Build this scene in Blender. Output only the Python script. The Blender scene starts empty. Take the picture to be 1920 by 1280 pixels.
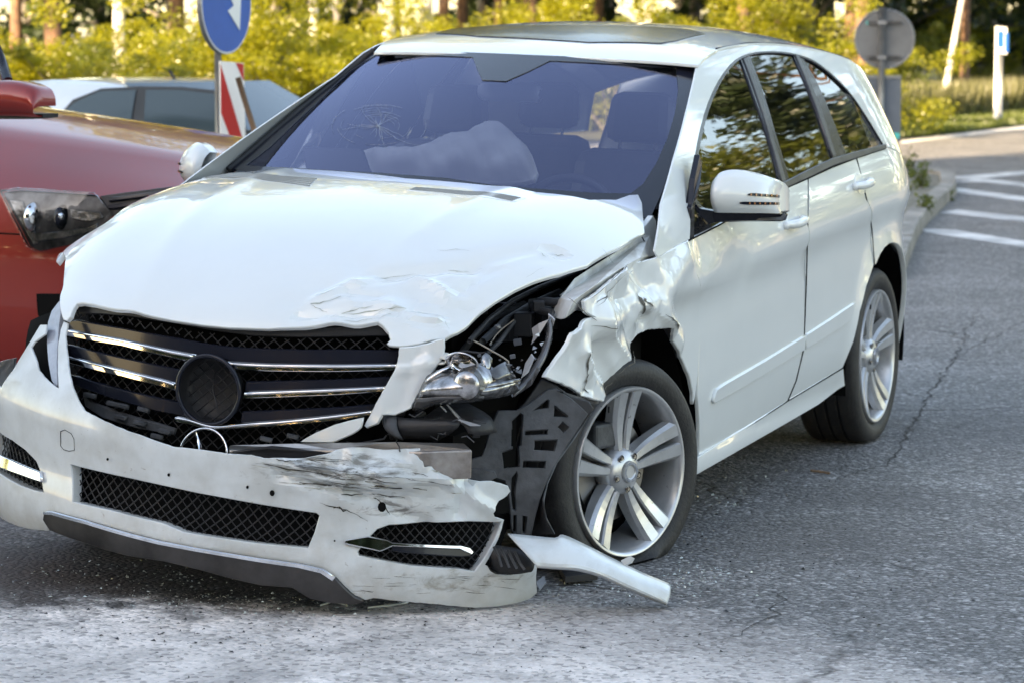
import bpy, bmesh, math, random
import numpy as np
from mathutils import Matrix, Vector
from mathutils.geometry import delaunay_2d_cdt
PI = math.pi
rnd = random.Random(7)
nrg = np.random.default_rng(11)
S = bpy.context.scene
COL = S.collection

# ------------------------------------------------------------------ camera
CF, CPOS, CYAW, CPIT = 5500.0, np.array([8.695, 4.032, 1.708]), 3.525, math.atan(595 / 5500)
_f = np.array([math.cos(CYAW) * math.cos(CPIT), math.sin(CYAW) * math.cos(CPIT), -math.sin(CPIT)])
_r = np.cross(_f, [0, 0, 1]); _r /= np.linalg.norm(_r); _u = np.cross(_r, _f)
CR = np.array([_r, _u, _f])
cd = bpy.data.cameras.new('camera'); cam = bpy.data.objects.new('camera', cd); COL.objects.link(cam)
cam.location = CPOS
cam.rotation_euler = Matrix((_r, _u, -_f)).transposed().to_euler()
cd.sensor_width = 36; cd.lens = 36 * CF / 1920; cd.clip_start = .1; cd.clip_end = 2000
cd.dof.use_dof = True; cd.dof.focus_distance = 8.6; cd.dof.aperture_fstop = 6.3
S.camera = cam
# ------------------------------------------------------------------ sky and sun
SUN_AZ = CYAW + PI - math.radians(38)      # compass direction of the sun, behind the camera to its left
SUN_EL = math.radians(18)
W = bpy.data.worlds.new('World'); S.world = W; W.use_nodes = True
wn = W.node_tree; wn.nodes.clear()
sk = wn.nodes.new('ShaderNodeTexSky'); sk.sky_type = 'NISHITA'; sk.sun_disc = False
sk.sun_elevation = SUN_EL; sk.sun_rotation = PI / 2 - SUN_AZ; sk.dust_density = 1.0; sk.air_density = 1.0; sk.ozone_density = 2.0
bg = wn.nodes.new('ShaderNodeBackground'); bg.inputs[1].default_value = .15
wo = wn.nodes.new('ShaderNodeOutputWorld')
wn.links.new(sk.outputs[0], bg.inputs[0]); wn.links.new(bg.outputs[0], wo.inputs[0])
sl = bpy.data.lights.new('sun', 'SUN'); sl.energy = 5.0; sl.angle = math.radians(.6); sl.color = (1, .90, .74)
so = bpy.data.objects.new('sun', sl); COL.objects.link(so)
sd = Vector((math.cos(SUN_AZ) * math.cos(SUN_EL), math.sin(SUN_AZ) * math.cos(SUN_EL), math.sin(SUN_EL)))
so.rotation_euler = sd.to_track_quat('Z', 'Y').to_euler()
S.view_settings.view_transform = 'Standard'; S.view_settings.look = 'None'
S.view_settings.gamma = 1; S.view_settings.use_curve_mapping = False
S.view_settings.exposure = 2.42
S.view_settings.use_white_balance = True; S.view_settings.white_balance_temperature = 9300; S.view_settings.white_balance_tint = 14
S.render.engine = 'CYCLES'; S.cycles.max_bounces = 8; S.cycles.transparent_max_bounces = 24
S.cycles.caustics_reflective = False; S.cycles.caustics_refractive = False

# ------------------------------------------------------------------ materials
def mat(name, col, rough=.5, metal=0, coat=0, spec=.5, var=0, vscale=6, col2=None, bump=0, bscale=60, alpha=1, trans=0, ior=1.45, crough=.03, speck=0, speckcol=(.05, .04, .03), detail=5, rvar=0):
    m = bpy.data.materials.new(name); m.use_nodes = True
    nt = m.node_tree; b = nt.nodes['Principled BSDF']; L = nt.links
    b.inputs['Base Color'].default_value = (*col, 1); b.inputs['Roughness'].default_value = rough
    b.inputs['Metallic'].default_value = metal; b.inputs['Coat Weight'].default_value = coat
    b.inputs['Coat Roughness'].default_value = crough; b.inputs['Specular IOR Level'].default_value = spec
    b.inputs['Transmission Weight'].default_value = trans; b.inputs['IOR'].default_value = ior
    b.inputs['Alpha'].default_value = alpha
    tc = nt.nodes.new('ShaderNodeTexCoord')
    src = None
    if var or col2:
        n = nt.nodes.new('ShaderNodeTexNoise'); n.inputs['Scale'].default_value = vscale; n.inputs['Detail'].default_value = detail; n.inputs['Roughness'].default_value = .6
        L.new(tc.outputs['Object'], n.inputs['Vector'])
        r = nt.nodes.new('ShaderNodeValToRGB')
        c2 = col2 or tuple(c * (1 - var) for c in col)
        r.color_ramp.elements[0].color = (*c2, 1); r.color_ramp.elements[1].color = (*col, 1)
        r.color_ramp.elements[0].position = .35; r.color_ramp.elements[1].position = .62
        L.new(n.outputs[0], r.inputs[0]); src = r.outputs[0]
        if rvar:
            mr = nt.nodes.new('ShaderNodeMapRange'); mr.inputs[3].default_value = rough + rvar; mr.inputs[4].default_value = rough
            L.new(n.outputs[0], mr.inputs[0]); L.new(mr.outputs[0], b.inputs['Roughness'])
    if speck:
        n2 = nt.nodes.new('ShaderNodeTexNoise'); n2.inputs['Scale'].default_value = 55; n2.inputs['Detail'].default_value = 3
        L.new(tc.outputs['Object'], n2.inputs['Vector'])
        r2 = nt.nodes.new('ShaderNodeValToRGB'); r2.color_ramp.elements[0].position = .70 - speck; r2.color_ramp.elements[1].position = .76 - speck
        L.new(n2.outputs[0], r2.inputs[0])
        mx = nt.nodes.new('ShaderNodeMixRGB'); mx.inputs[2].default_value = (*speckcol, 1)
        if src: L.new(src, mx.inputs[1])
        else: mx.inputs[1].default_value = (*col, 1)
        L.new(r2.outputs[0], mx.inputs[0]); src = mx.outputs[0]
    if src: L.new(src, b.inputs['Base Color'])
    if bump:
        n3 = nt.nodes.new('ShaderNodeTexNoise'); n3.inputs['Scale'].default_value = bscale; n3.inputs['Detail'].default_value = 4
        L.new(tc.outputs['Object'], n3.inputs['Vector'])
        bp = nt.nodes.new('ShaderNodeBump'); bp.inputs['Strength'].default_value = bump; bp.inputs['Distance'].default_value = .01
        L.new(n3.outputs[0], bp.inputs['Height']); L.new(bp.outputs[0], b.inputs['Normal'])
    return m

def glass(name, tint, gcol=(1, 1, 1), ior=1.5, rough=.0):
    m = bpy.data.materials.new(name); m.use_nodes = True; nt = m.node_tree; nt.nodes.clear(); L = nt.links
    t = nt.nodes.new('ShaderNodeBsdfTransparent'); t.inputs[0].default_value = (*tint, 1)
    g = nt.nodes.new('ShaderNodeBsdfGlossy'); g.inputs[0].default_value = (*gcol, 1); g.inputs['Roughness'].default_value = rough
    f = nt.nodes.new('ShaderNodeFresnel'); f.inputs[0].default_value = ior
    mx = nt.nodes.new('ShaderNodeMixShader'); o = nt.nodes.new('ShaderNodeOutputMaterial')
    L.new(f.outputs[0], mx.inputs[0]); L.new(t.outputs[0], mx.inputs[1]); L.new(g.outputs[0], mx.inputs[2]); L.new(mx.outputs[0], o.inputs[0])
    return m

M = dict(
    paint=mat('white_paint', (.71, .735, .73), .32, coat=1, var=.03, vscale=3),
    bumper=mat('white_bumper_paint', (.62, .66, .67), .36, coat=.8, var=.10, vscale=7, speck=.0, col2=(.50, .52, .51), crough=.08),
    black=mat('black_plastic', (.018, .018, .02), .5, var=.3, bump=.15),
    gloss=mat('gloss_black', (.010, .012, .020), .22, coat=.15, spec=.3),
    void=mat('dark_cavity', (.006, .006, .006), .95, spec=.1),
    liner=mat('grey_scuffed_plastic', (.075, .08, .088), .55, col2=(.028, .03, .033), vscale=9, bump=.3, bscale=40),
    chrome=mat('chrome', (.82, .83, .85), .07, metal=1, var=.15, vscale=20),
    satin=mat('satin_metal', (.10, .096, .095), .42, metal=.9, var=.45, vscale=5, bump=.08),
    alu=mat('raw_aluminium', (.45, .43, .41), .38, metal=.9, col2=(.2, .17, .15), vscale=8, bump=.15, bscale=30),
    rim=mat('silver_wheel_paint', (.60, .61, .63), .3, metal=.55, coat=.4, col2=(.45, .46, .47), vscale=6, speck=.02, speckcol=(.25, .25, .25)),
    rubber=mat('tyre_rubber', (.017, .017, .018), .6, col2=(.034, .033, .032), vscale=9, bump=.25, bscale=90),
    disc=mat('brake_steel', (.25, .24, .23), .35, metal=1),
    glass_w=glass('windscreen_glass', (.98, .99, 1.0), (.64, .68, 1.0), 2.4),
    glass_f=glass('front_side_glass', (.62, .66, .66), (1, 1, 1), 1.75),
    glass_s=glass('side_glass', (.38, .40, .40), (1, 1, 1), 1.75),
    frit=mat('black_frit', (.014, .016, .026), .2, coat=.4),
    lens=glass('lens_glass', (.85, .87, .88), (1, 1, 1), 1.5),
    airbag=mat('airbag_cloth', (.92, .93, .94), .85, bump=.2, bscale=25),
    seat=mat('dark_seat_leather', (.075, .075, .09), .5, var=.2, bump=.1),
    dash=mat('dashboard_plastic', (.04, .04, .05), .6, bump=.1, bscale=200),
    roofin=mat('headlining_cloth', (.55, .55, .58), .9),
)

# ------------------------------------------------------------------ frames, camera rays
class Frame:
    def __init__(s, mw, c=(-1.2, 0, .7)): s.m = mw; s.mi = np.linalg.inv(mw); s.c = np.array(c)
    def w(s, p): p = np.atleast_2d(p); return p @ s.m[:3, :3].T + s.m[:3, 3]
    def pj(s, p):
        d = (s.w(p) - CPOS) @ CR.T
        return np.stack([960 + CF * d[:, 0] / d[:, 2], 640 - CF * d[:, 1] / d[:, 2]], 1)
    def ray(s, px, py):
        d = CR.T @ np.array([(px - 960) / CF, (640 - py) / CF, 1]); o = s.mi[:3, :3] @ CPOS + s.mi[:3, 3]
        return o, s.mi[:3, :3] @ d
    def U(s, px, py, ax, v):
        o, d = s.ray(px, py); i = 'xyz'.index(ax); return o + (v - o[i]) / d[i] * d
    def solve(s, f, px, py, g, n=25):
        u = np.array(g, float); t = np.array([px, py])
        for _ in range(n):
            p = s.pj(f(u[0], u[1]))[0]; e = p - t
            if np.abs(e).max() < .02: break
            h = 1e-4
            J = np.stack([(s.pj(f(u[0] + h, u[1]))[0] - p) / h, (s.pj(f(u[0], u[1] + h))[0] - p) / h], 1)
            A = J.T @ J + np.eye(2) * 30
            st = np.linalg.solve(A, -J.T @ e); m = np.abs(st).max()
            if m > .2: st *= .2 / m
            u = u + st
        return u
def trs(loc, ry=0, rx=0, rz=0):
    return np.array(Matrix.Translation(loc) @ Matrix.Rotation(rz, 4, 'Z') @ Matrix.Rotation(ry, 4, 'Y') @ Matrix.Rotation(rx, 4, 'X'))
WORLD = Frame(np.eye(4))

class Sp:                                        # smooth curve through knots
    def __init__(s, x, y):
        s.x = np.array(x, float); s.y = np.array(y, float)
        d = np.diff(s.y) / np.diff(s.x); h = np.diff(s.x)
        m = np.zeros(len(s.x)); m[0] = d[0]; m[-1] = d[-1]
        m[1:-1] = (d[:-1] * h[1:] + d[1:] * h[:-1]) / (h[1:] + h[:-1]); s.m = m
    def __call__(s, v):
        v = np.asarray(v, float); i = np.clip(np.searchsorted(s.x, v) - 1, 0, len(s.x) - 2)
        h = s.x[i + 1] - s.x[i]; t = (v - s.x[i]) / h; tc = np.clip(t, 0, 1)
        r = (1 + 2 * tc) * (1 - tc) ** 2 * s.y[i] + tc * (1 - tc) ** 2 * h * s.m[i] + tc * tc * (3 - 2 * tc) * s.y[i + 1] + tc * tc * (tc - 1) * h * s.m[i + 1]
        return r + np.where(t < 0, t * h * s.m[i], 0) + np.where(t > 1, (t - 1) * h * s.m[i + 1], 0)

# ------------------------------------------------------------------ object helpers
def finish(name, V, F, m, parent=None, smooth=True, frame=None):
    me = bpy.data.meshes.new(name); me.from_pydata([tuple(map(float, v)) for v in V], [], [tuple(int(i) for i in f) for f in F]); me.update()
    ms = m if isinstance(m, (list, tuple)) else [m]
    for q in ms: me.materials.append(q)
    o = bpy.data.objects.new(name, me); COL.objects.link(o)
    if parent is not None: o.parent = parent
    if smooth: me.shade_smooth()
    return o
def sharp(o, deg=35):
    me = o.data; bm = bmesh.new(); bm.from_mesh(me); c = math.radians(deg)
    for e in bm.edges:
        if len(e.link_faces) == 2 and e.calc_face_angle(0) > c: e.smooth = False
    bm.to_mesh(me); bm.free(); return o
def thing(name, label, cat, loc=(0, 0, 0), rot=(0, 0, 0), group=None):
    o = bpy.data.objects.new(name, None); COL.objects.link(o); o.location = loc; o.rotation_euler = rot
    o.empty_display_size = .2
    o['label'] = label; o['category'] = cat
    if group: o['group'] = group
    return o
def tag(o, label=None, cat=None, group=None, kind=None):
    if label: o['label'] = label
    if cat: o['category'] = cat
    if group: o['group'] = group
    if kind: o['kind'] = kind
    return o
def inpoly(P, poly):
    x, y = P[:, 0], P[:, 1]; r = np.zeros(len(P), bool); n = len(poly); j = n - 1
    for i in range(n):
        xi, yi = poly[i]; xj, yj = poly[j]
        if yi != yj:
            c = ((yi > y) != (yj > y)) & (x < (xj - xi) * (y - yi) / (yj - yi) + xi); r ^= c
        j = i
    return r
def pdist(P, poly):
    d = np.full(len(P), 1e9); n = len(poly)
    for i in range(n):
        a = np.array(poly[i]); b = np.array(poly[(i + 1) % n]); ab = b - a; l = (ab @ ab) or 1e-12
        t = np.clip((P - a) @ ab / l, 0, 1); q = a + t[:, None] * ab
        d = np.minimum(d, np.hypot(*(P - q).T))
    return d
def uvs(fr, f, pts, g):
    out = []
    for p in pts:
        if len(p) == 3: g = (p[0], p[1]); out.append(np.array(g, float)); continue
        g = fr.solve(f, p[0], p[1], g); out.append(np.array(g))
    return out
def dens(poly, step, closed=True, jag=0, round_=False):
    n = len(poly); out = []
    for i in range(n if closed else n - 1):
        a, b = poly[i], poly[(i + 1) % n]
        L = np.hypot(*(b - a)); k = max(1, int(math.ceil(L / step)))
        if round_:
            p0, p3 = poly[i - 1], poly[(i + 2) % n]
            for q in range(k):
                t = q / k
                out.append(.5 * ((2 * a) + (-p0 + b) * t + (2 * p0 - 5 * a + 4 * b - p3) * t * t + (-p0 + 3 * a - 3 * b + p3) * t ** 3))
        else:
            nn = np.array([-(b - a)[1], (b - a)[0]]) / max(L, 1e-9)
            for q in range(k):
                out.append(a + (b - a) * q / k + (nn * rnd.uniform(-jag, jag) if jag and q else 0))
    if not closed: out.append(poly[-1])
    return out
def nrm(f, u, v, h=2e-3):
    a = f(u + h, v) - f(u - h, v); b = f(u, v + h) - f(u, v - h)
    n = np.cross(a, b); return n / np.maximum(np.linalg.norm(n, axis=1, keepdims=True), 1e-9)

def patch(name, fr, f, outer, g, m, parent, step=.03, holes=(), disp=None, lip=.008, hlip=None, off=0, jag=0, rnd_=False, side=1, bstep=None, sm=True, hm=None):
    """cut a panel out of surface f along an outline; the rim is rolled inwards so the sheet has thickness"""
    bs = bstep or step
    loops = [dens(uvs(fr, f, outer, g), bs, jag=jag, round_=rnd_)]
    for h in holes: loops.append(dens(uvs(fr, f, h, g), bs, jag=0, round_=False))
    P = np.array(loops[0]); lo, hi = P.min(0), P.max(0)
    gu, gv = np.meshgrid(np.arange(lo[0] + step * .5, hi[0], step), np.arange(lo[1] + step * .5, hi[1], step))
    I = np.stack([gu.ravel(), gv.ravel()], 1)
    if len(I):
        k = inpoly(I, loops[0])
        for h in loops[1:]: k &= ~inpoly(I, h)
        I = I[k]
        if len(I):
            k = pdist(I, loops[0]) > step * .45
            for h in loops[1:]: k &= pdist(I, h) > step * .45
            I = I[k]
    vs, es = [], []
    for l in loops:
        b0 = len(vs); vs += [Vector(q) for q in l]; es += [(b0 + i, b0 + (i + 1) % len(l)) for i in range(len(l))]
    vs += [Vector(q) for q in I]
    rv, re, rf = delaunay_2d_cdt(vs, es, [], 0, 1e-6)[:3]
    UV = np.array([tuple(q) for q in rv]); T = [tuple(t) for t in rf]
    C = np.array([UV[list(t)].mean(0) for t in T]); k = inpoly(C, loops[0])
    for h in loops[1:]: k &= ~inpoly(C, h)
    A_ = np.array([[UV[i] for i in t[:3]] for t in T]); e0, e1, e2 = A_[:, 1] - A_[:, 0], A_[:, 2] - A_[:, 1], A_[:, 0] - A_[:, 2]
    alt = np.abs(e0[:, 0] * e2[:, 1] - e0[:, 1] * e2[:, 0]) / np.maximum.reduce([np.hypot(*e.T) for e in (e0, e1, e2)])
    thin = alt < .0006
    if thin.any():                                # slivers along a straight rim would spoil the shading
        ti = np.where(thin & k)[0]; bd = np.minimum.reduce([pdist(C[ti], l) for l in loops]) if len(ti) else []
        for i, d_ in zip(ti, bd):
            if d_ < .0007: k[i] = False
    T = [t for t, q in zip(T, k) if q]
    u, v = UV[:, 0], UV[:, 1]
    X = f(u, v); N = nrm(f, u, v)
    if (N * (X - fr.c)).sum(1).mean() < 0: N = -N      # outward, away from the middle of the body
    if off: X = X + N * off
    if disp is not None: X = X + disp(u, v, X, N)
    # face orientation
    if T:
        a, b, c = (X[[t[i] for t in T]] for i in range(3))
        q = UV[[t[0] for t in T]]; r_, w_ = UV[[t[1] for t in T]] - q, UV[[t[2] for t in T]] - q; ccw = (r_[:, 0] * w_[:, 1] - r_[:, 1] * w_[:, 0]) > 0
        sg = np.where(ccw, 1, -1) * (np.cross(b - a, c - a) * N[[t[0] for t in T]]).sum(1)
        keep = ccw if sg.sum() > 0 else ~ccw
        T = [t if k_ else tuple(reversed(t)) for t, k_ in zip(T, keep)]
    V = list(X); F = list(T); mi = [0] * len(F)
    # rim
    cnt = {}
    for t in T:
        for i in range(len(t)):
            e = (t[i], t[(i + 1) % len(t)]); cnt[e] = cnt.get(e, 0) + 1
    be = [e for e in cnt if (e[1], e[0]) not in cnt]
    out = {}
    for a, b in be:
        d = X[b] - X[a]
        for q in (a, b): out.setdefault(q, []).append(np.cross(d, N[q]))
    r1, r2 = {}, {}
    nh = {}
    for q, l in out.items():
        o = sum(l); o = o / (np.linalg.norm(o) or 1)
        L_ = lip
        if hlip and len(loops) > 1:
            if min(pdist(UV[q:q + 1], h)[0] for h in loops[1:]) < 1e-4: L_ = hlip; nh[q] = 1
        r1[q] = len(V); V.append(X[q] + o * min(L_, .008) * .35 - N[q] * min(L_, .008) * .35)
        r2[q] = len(V); V.append(X[q] + o * min(L_, .008) * .45 - N[q] * L_)
    for a, b in be:
        F.append((b, a, r1[a], r1[b])); F.append((r1[b], r1[a], r2[a], r2[b]))
    o = finish(name, V, F, m, parent, sm)
    if sm:
        bs_ = {frozenset(e) for e in be}; sh_ = np.zeros(len(o.data.edges), bool); ev = np.zeros(len(o.data.edges) * 2, np.int32); o.data.edges.foreach_get('vertices', ev)
        for i, (a, b) in enumerate(ev.reshape(-1, 2)):
            if frozenset((int(a), int(b))) in bs_: sh_[i] = True
        at_ = o.data.attributes.get('sharp_edge') or o.data.attributes.new('sharp_edge', 'BOOLEAN', 'EDGE'); at_.data.foreach_set('value', sh_)
    return o

def mirror_y(o, name=None):
    me = o.data.copy(); c = o.copy(); c.data = me; COL.objects.link(c); c.parent = o.parent
    if name: c.name = name
    for v in me.vertices: v.co.y = -v.co.y
    me.flip_normals(); return c

def loft(name, rows, m, parent=None, sub=3, close=False, thick=0, smooth=True):
    """smooth skin through rows of points"""
    R = np.array(rows, float)
    def cr(A, k):
        n = len(A); o = []
        for i in range(n - 1):
            p1, p2 = A[i], A[i + 1]; p0 = A[i - 1] if i else 2 * p1 - p2; p3 = A[i + 2] if i + 2 < n else 2 * p2 - p1
            for q in range(k):
                t = q / k; o.append(.5 * ((2 * p1) + (-p0 + p2) * t + (2 * p0 - 5 * p1 + 4 * p2 - p3) * t * t + (-p0 + 3 * p1 - 3 * p2 + p3) * t ** 3))
        o.append(A[-1]); return np.array(o)
    R = cr(R, sub); R = np.swapaxes(cr(np.swapaxes(R, 0, 1), sub), 0, 1)
    a, b = R.shape[:2]; V = R.reshape(-1, 3); F = []
    for i in range(a - 1):
        for j in range(b - 1): F.append((i * b + j, i * b + j + 1, (i + 1) * b + j + 1, (i + 1) * b + j))
    o = finish(name, V, F, m, parent, smooth)
    if thick:
        md = o.modifiers.new('s', 'SOLIDIFY'); md.thickness = thick; md.offset = 0
    return o

def tube_mesh(pts, r, seg=8, closed=False):
    P = np.array(pts, float); n = len(P); rr = r if hasattr(r, '__len__') else [r] * n
    V, F = [], []
    up = np.array([.13, .21, .97])
    for i in range(n):
        if closed: t = P[(i + 1) % n] - P[i - 1]
        else: t = P[min(i + 1, n - 1)] - P[max(i - 1, 0)]
        t = t / (np.linalg.norm(t) or 1); a = np.cross(t, up)
        if np.linalg.norm(a) < .05: a = np.cross(t, [1, 0, 0])
        a /= np.linalg.norm(a); b = np.cross(t, a)
        for k in range(seg):
            q = 2 * PI * k / seg; V.append(P[i] + rr[i] * (math.cos(q) * a + math.sin(q) * b))
    for i in range(n if closed else n - 1):
        j = (i + 1) % n
        for k in range(seg): F.append((i * seg + k, j * seg + k, j * seg + (k + 1) % seg, i * seg + (k + 1) % seg))
    if not closed: F.append(tuple(range(seg - 1, -1, -1))); F.append(tuple((n - 1) * seg + k for k in range(seg)))
    return V, F
def tube(name, pts, r, m, parent=None, seg=8, closed=False):
    V, F = tube_mesh(pts, r, seg, closed); return finish(name, V, F, m, parent)
class MB:                                        # collects several shapes into one mesh
    def __init__(s): s.V, s.F = [], []
    def add(s, V, F): b = len(s.V); s.V += list(V); s.F += [tuple(i + b for i in f) for f in F]; return s
    def tube(s, pts, r, seg=6, closed=False): return s.add(*tube_mesh(pts, r, seg, closed))
    def box(s, c, d, rz=0, rx=0, ry=0, taper=1):
        m = Matrix.Translation(c) @ Matrix.Rotation(rz, 4, 'Z') @ Matrix.Rotation(ry, 4, 'Y') @ Matrix.Rotation(rx, 4, 'X')
        V = []
        for z in (-.5, .5):
            k = taper if z > 0 else 1
            for x, y in ((-.5, -.5), (.5, -.5), (.5, .5), (-.5, .5)): V.append(tuple(m @ Vector((x * d[0] * k, y * d[1] * k, z * d[2]))))
        return s.add(V, [(3, 2, 1, 0), (4, 5, 6, 7), (0, 1, 5, 4), (1, 2, 6, 5), (2, 3, 7, 6), (3, 0, 4, 7)])
    def prism(s, poly, h, off=0):                # polygon in 3-D pushed along vector h
        n = len(poly); h = np.array(h, float); A = [np.array(p, float) for p in poly]; V = [a for a in A] + [a + h for a in A]
        c0 = [tuple(range(n - 1, -1, -1)), tuple(range(n, 2 * n))]
        return s.add(V, c0 + [(i, (i + 1) % n, (i + 1) % n + n, i + n) for i in range(n)])
    def build(s, name, m, parent=None, smooth=False, bev=0):
        o = finish(name, s.V, s.F, m, parent, smooth)
        if bev:
            q = o.modifiers.new('b', 'BEVEL'); q.width = bev; q.segments = 2; q.limit_method = 'ANGLE'
        return o
def lathe(name, prof, m, parent=None, seg=48, axis='y', smooth=True, sh=35, arc=None):
    """profile of (radius, offset along the axis)"""
    V, F = [], []; n = len(prof)
    for k in range(seg):
        a = 2 * PI * k / seg; c, s_ = math.cos(a), math.sin(a)
        for r, h in prof: V.append((r * c, h, r * s_) if axis == 'y' else (r * c, r * s_, h))
    for k in range(seg):
        j = (k + 1) % seg
        for i in range(n - 1): F.append((k * n + i, k * n + i + 1, j * n + i + 1, j * n + i))
    o = finish(name, V, F, m, parent, smooth)
    if axis == 'y': o.data.flip_normals()
    return sharp(o, sh)
def vnoise(X, s, seed=0):
    """cheap smooth 3-D noise, vectorised"""
    r = np.random.default_rng(seed); o = np.zeros(len(X))
    for k in range(7):
        d = r.normal(size=3); d /= np.linalg.norm(d); o += np.sin(X @ d * s * (1 + .35 * k) + r.uniform(0, 6.28)) / (1 + .3 * k)
    return o / 2.6
def crump(X, s, seed=0, n=5):
    """folded-sheet relief: straight ridges and valleys with sharp lines between flat facets"""
    r = np.random.default_rng(seed); o = np.zeros(len(X))
    for k in range(n):
        d = r.normal(size=3); d /= np.linalg.norm(d); w = .25 * np.sin(X @ r.normal(size=3) * s * .6); q = X @ d * s * (1 + .45 * k) / 3.14 + r.uniform(0, 2) + w; o += (np.abs((q % 2) - 1) - .5) / (1 + .5 * k)
    return o
def crv(pts, k=4):
    P = np.array(pts, float); o = []
    for i in range(len(P) - 1):
        p1, p2 = P[i], P[i + 1]; p0 = P[i - 1] if i else 2 * p1 - p2; p3 = P[i + 2] if i + 2 < len(P) else 2 * p2 - p1
        for q in range(k):
            t = q / k; o.append(tuple(.5 * ((2 * p1) + (-p0 + p2) * t + (2 * p0 - 5 * p1 + 4 * p2 - p3) * t * t + (-p0 + 3 * p1 - 3 * p2 + p3) * t ** 3)))
    return o + [tuple(P[-1])]
def stain(m, c, rad, col, k=.8, sc=(8, 8, 8), lo=.45, hi=.62, rough=None):
    """grime or scuffing of its own shape round one spot of a material, in the thing's own coordinates"""
    nt = m.node_tree; b = nt.nodes['Principled BSDF']; L = nt.links
    tc = nt.nodes.new('ShaderNodeTexCoord'); mp = nt.nodes.new('ShaderNodeMapping'); mp.inputs['Scale'].default_value = sc; L.new(tc.outputs['Object'], mp.inputs[0])
    n = nt.nodes.new('ShaderNodeTexNoise'); n.inputs['Scale'].default_value = 1; n.inputs['Detail'].default_value = 9; n.inputs['Roughness'].default_value = .7; n.inputs['Distortion'].default_value = .6; L.new(mp.outputs[0], n.inputs['Vector'])
    mq = nt.nodes.new('ShaderNodeMapping'); mq.vector_type = 'TEXTURE'; mq.inputs['Location'].default_value = c; mq.inputs['Scale'].default_value = rad; L.new(tc.outputs['Object'], mq.inputs[0])
    ln = nt.nodes.new('ShaderNodeVectorMath'); ln.operation = 'LENGTH'; L.new(mq.outputs[0], ln.inputs[0])
    fr = nt.nodes.new('ShaderNodeMapRange'); fr.inputs[1].default_value = 1.0; fr.inputs[2].default_value = .25; fr.inputs[3].default_value = 0; fr.inputs[4].default_value = .22; L.new(ln.outputs['Value'], fr.inputs[0])
    ad = nt.nodes.new('ShaderNodeMath'); ad.operation = 'ADD'; L.new(n.outputs[0], ad.inputs[0]); L.new(fr.outputs[0], ad.inputs[1])
    r = nt.nodes.new('ShaderNodeMapRange'); r.inputs[1].default_value = lo + .22; r.inputs[2].default_value = hi + .22; r.inputs[4].default_value = k; L.new(ad.outputs[0], r.inputs[0])
    gt = nt.nodes.new('ShaderNodeMath'); gt.operation = 'LESS_THAN'; gt.inputs[1].default_value = 1.0; L.new(ln.outputs['Value'], gt.inputs[0])
    mu = nt.nodes.new('ShaderNodeMath'); mu.operation = 'MULTIPLY'; L.new(r.outputs[0], mu.inputs[0]); L.new(gt.outputs[0], mu.inputs[1])
    mx = nt.nodes.new('ShaderNodeMixRGB'); mx.inputs[2].default_value = (*col, 1); inp = b.inputs['Base Color']
    if inp.is_linked: L.new(inp.links[0].from_socket, mx.inputs[1])
    else: mx.inputs[1].default_value = inp.default_value
    L.new(mu.outputs[0], mx.inputs[0]); L.new(mx.outputs[0], inp)
    ct = b.inputs['Coat Weight']
    s2 = nt.nodes.new('ShaderNodeMath'); s2.operation = 'SUBTRACT'; s2.use_clamp = True
    if ct.is_linked: L.new(ct.links[0].from_socket, s2.inputs[0])
    else: s2.inputs[0].default_value = ct.default_value
    L.new(mu.outputs[0], s2.inputs[1]); L.new(s2.outputs[0], ct)
def on_mesh(fr, o, px, py):
    """the point of a part's surface seen at a pixel"""
    from mathutils.bvhtree import BVHTree
    me = o.data; t = BVHTree.FromPolygons([v.co for v in me.vertices], [tuple(p.vertices) for p in me.polygons]); a, d = fr.ray(px, py)
    h = t.ray_cast(Vector(a), Vector(d).normalized()); return (np.array(h[0]), np.array(h[1])) if h[0] is not None else (None, None)
def seg_d(u, v, a, b):
    P = np.stack([u, v], 1); a = np.array(a); b = np.array(b); ab = b - a; t = np.clip((P - a) @ ab / (ab @ ab), 0, 1)
    return np.hypot(*(P - (a + t[:, None] * ab)).T), t
# =================================================================== setting
def newmat(name):
    m = bpy.data.materials.new(name); m.use_nodes = True; nt = m.node_tree; return m, nt, nt.nodes['Principled BSDF'], nt.links
def N_(nt, t, **k):
    n = nt.nodes.new(t)
    for a, b in k.items():
        if a.startswith('_'): setattr(n, a[1:], b)
        else: n.inputs[a.replace('__', ' ')].default_value = b
    return n
G = lambda px, py: WORLD.U(px, py, 'z', 0)
def ramp(nt, src, stops):
    r = nt.nodes.new('ShaderNodeValToRGB'); e = r.color_ramp.elements
    while len(e) < len(stops): e.new(.5)
    for i, (p, c) in enumerate(stops): e[i].position = p; e[i].color = (*(c if hasattr(c, '__len__') else (c, c, c)), 1)
    nt.links.new(src, r.inputs[0]); return r.outputs[0]
def mixc(nt, fac, a, b, mode='MIX'):
    m = nt.nodes.new('ShaderNodeMixRGB'); m.blend_type = mode
    for i, v in ((0, fac), (1, a), (2, b)):
        if hasattr(v, 'is_linked'): nt.links.new(v, m.inputs[i])
        elif isinstance(v, (int, float)): m.inputs[i].default_value = v if i == 0 else (v, v, v, 1)
        else: m.inputs[i].default_value = (*v, 1)
    return m.outputs[0]
def math_(nt, op, a, b=0, c=None):
    m = nt.nodes.new('ShaderNodeMath'); m.operation = op
    for i, v in enumerate((a, b) + ((c,) if c is not None else ())):
        if hasattr(v, 'is_linked'): nt.links.new(v, m.inputs[i])
        else: m.inputs[i].default_value = v
    return m.outputs[0]
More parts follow.
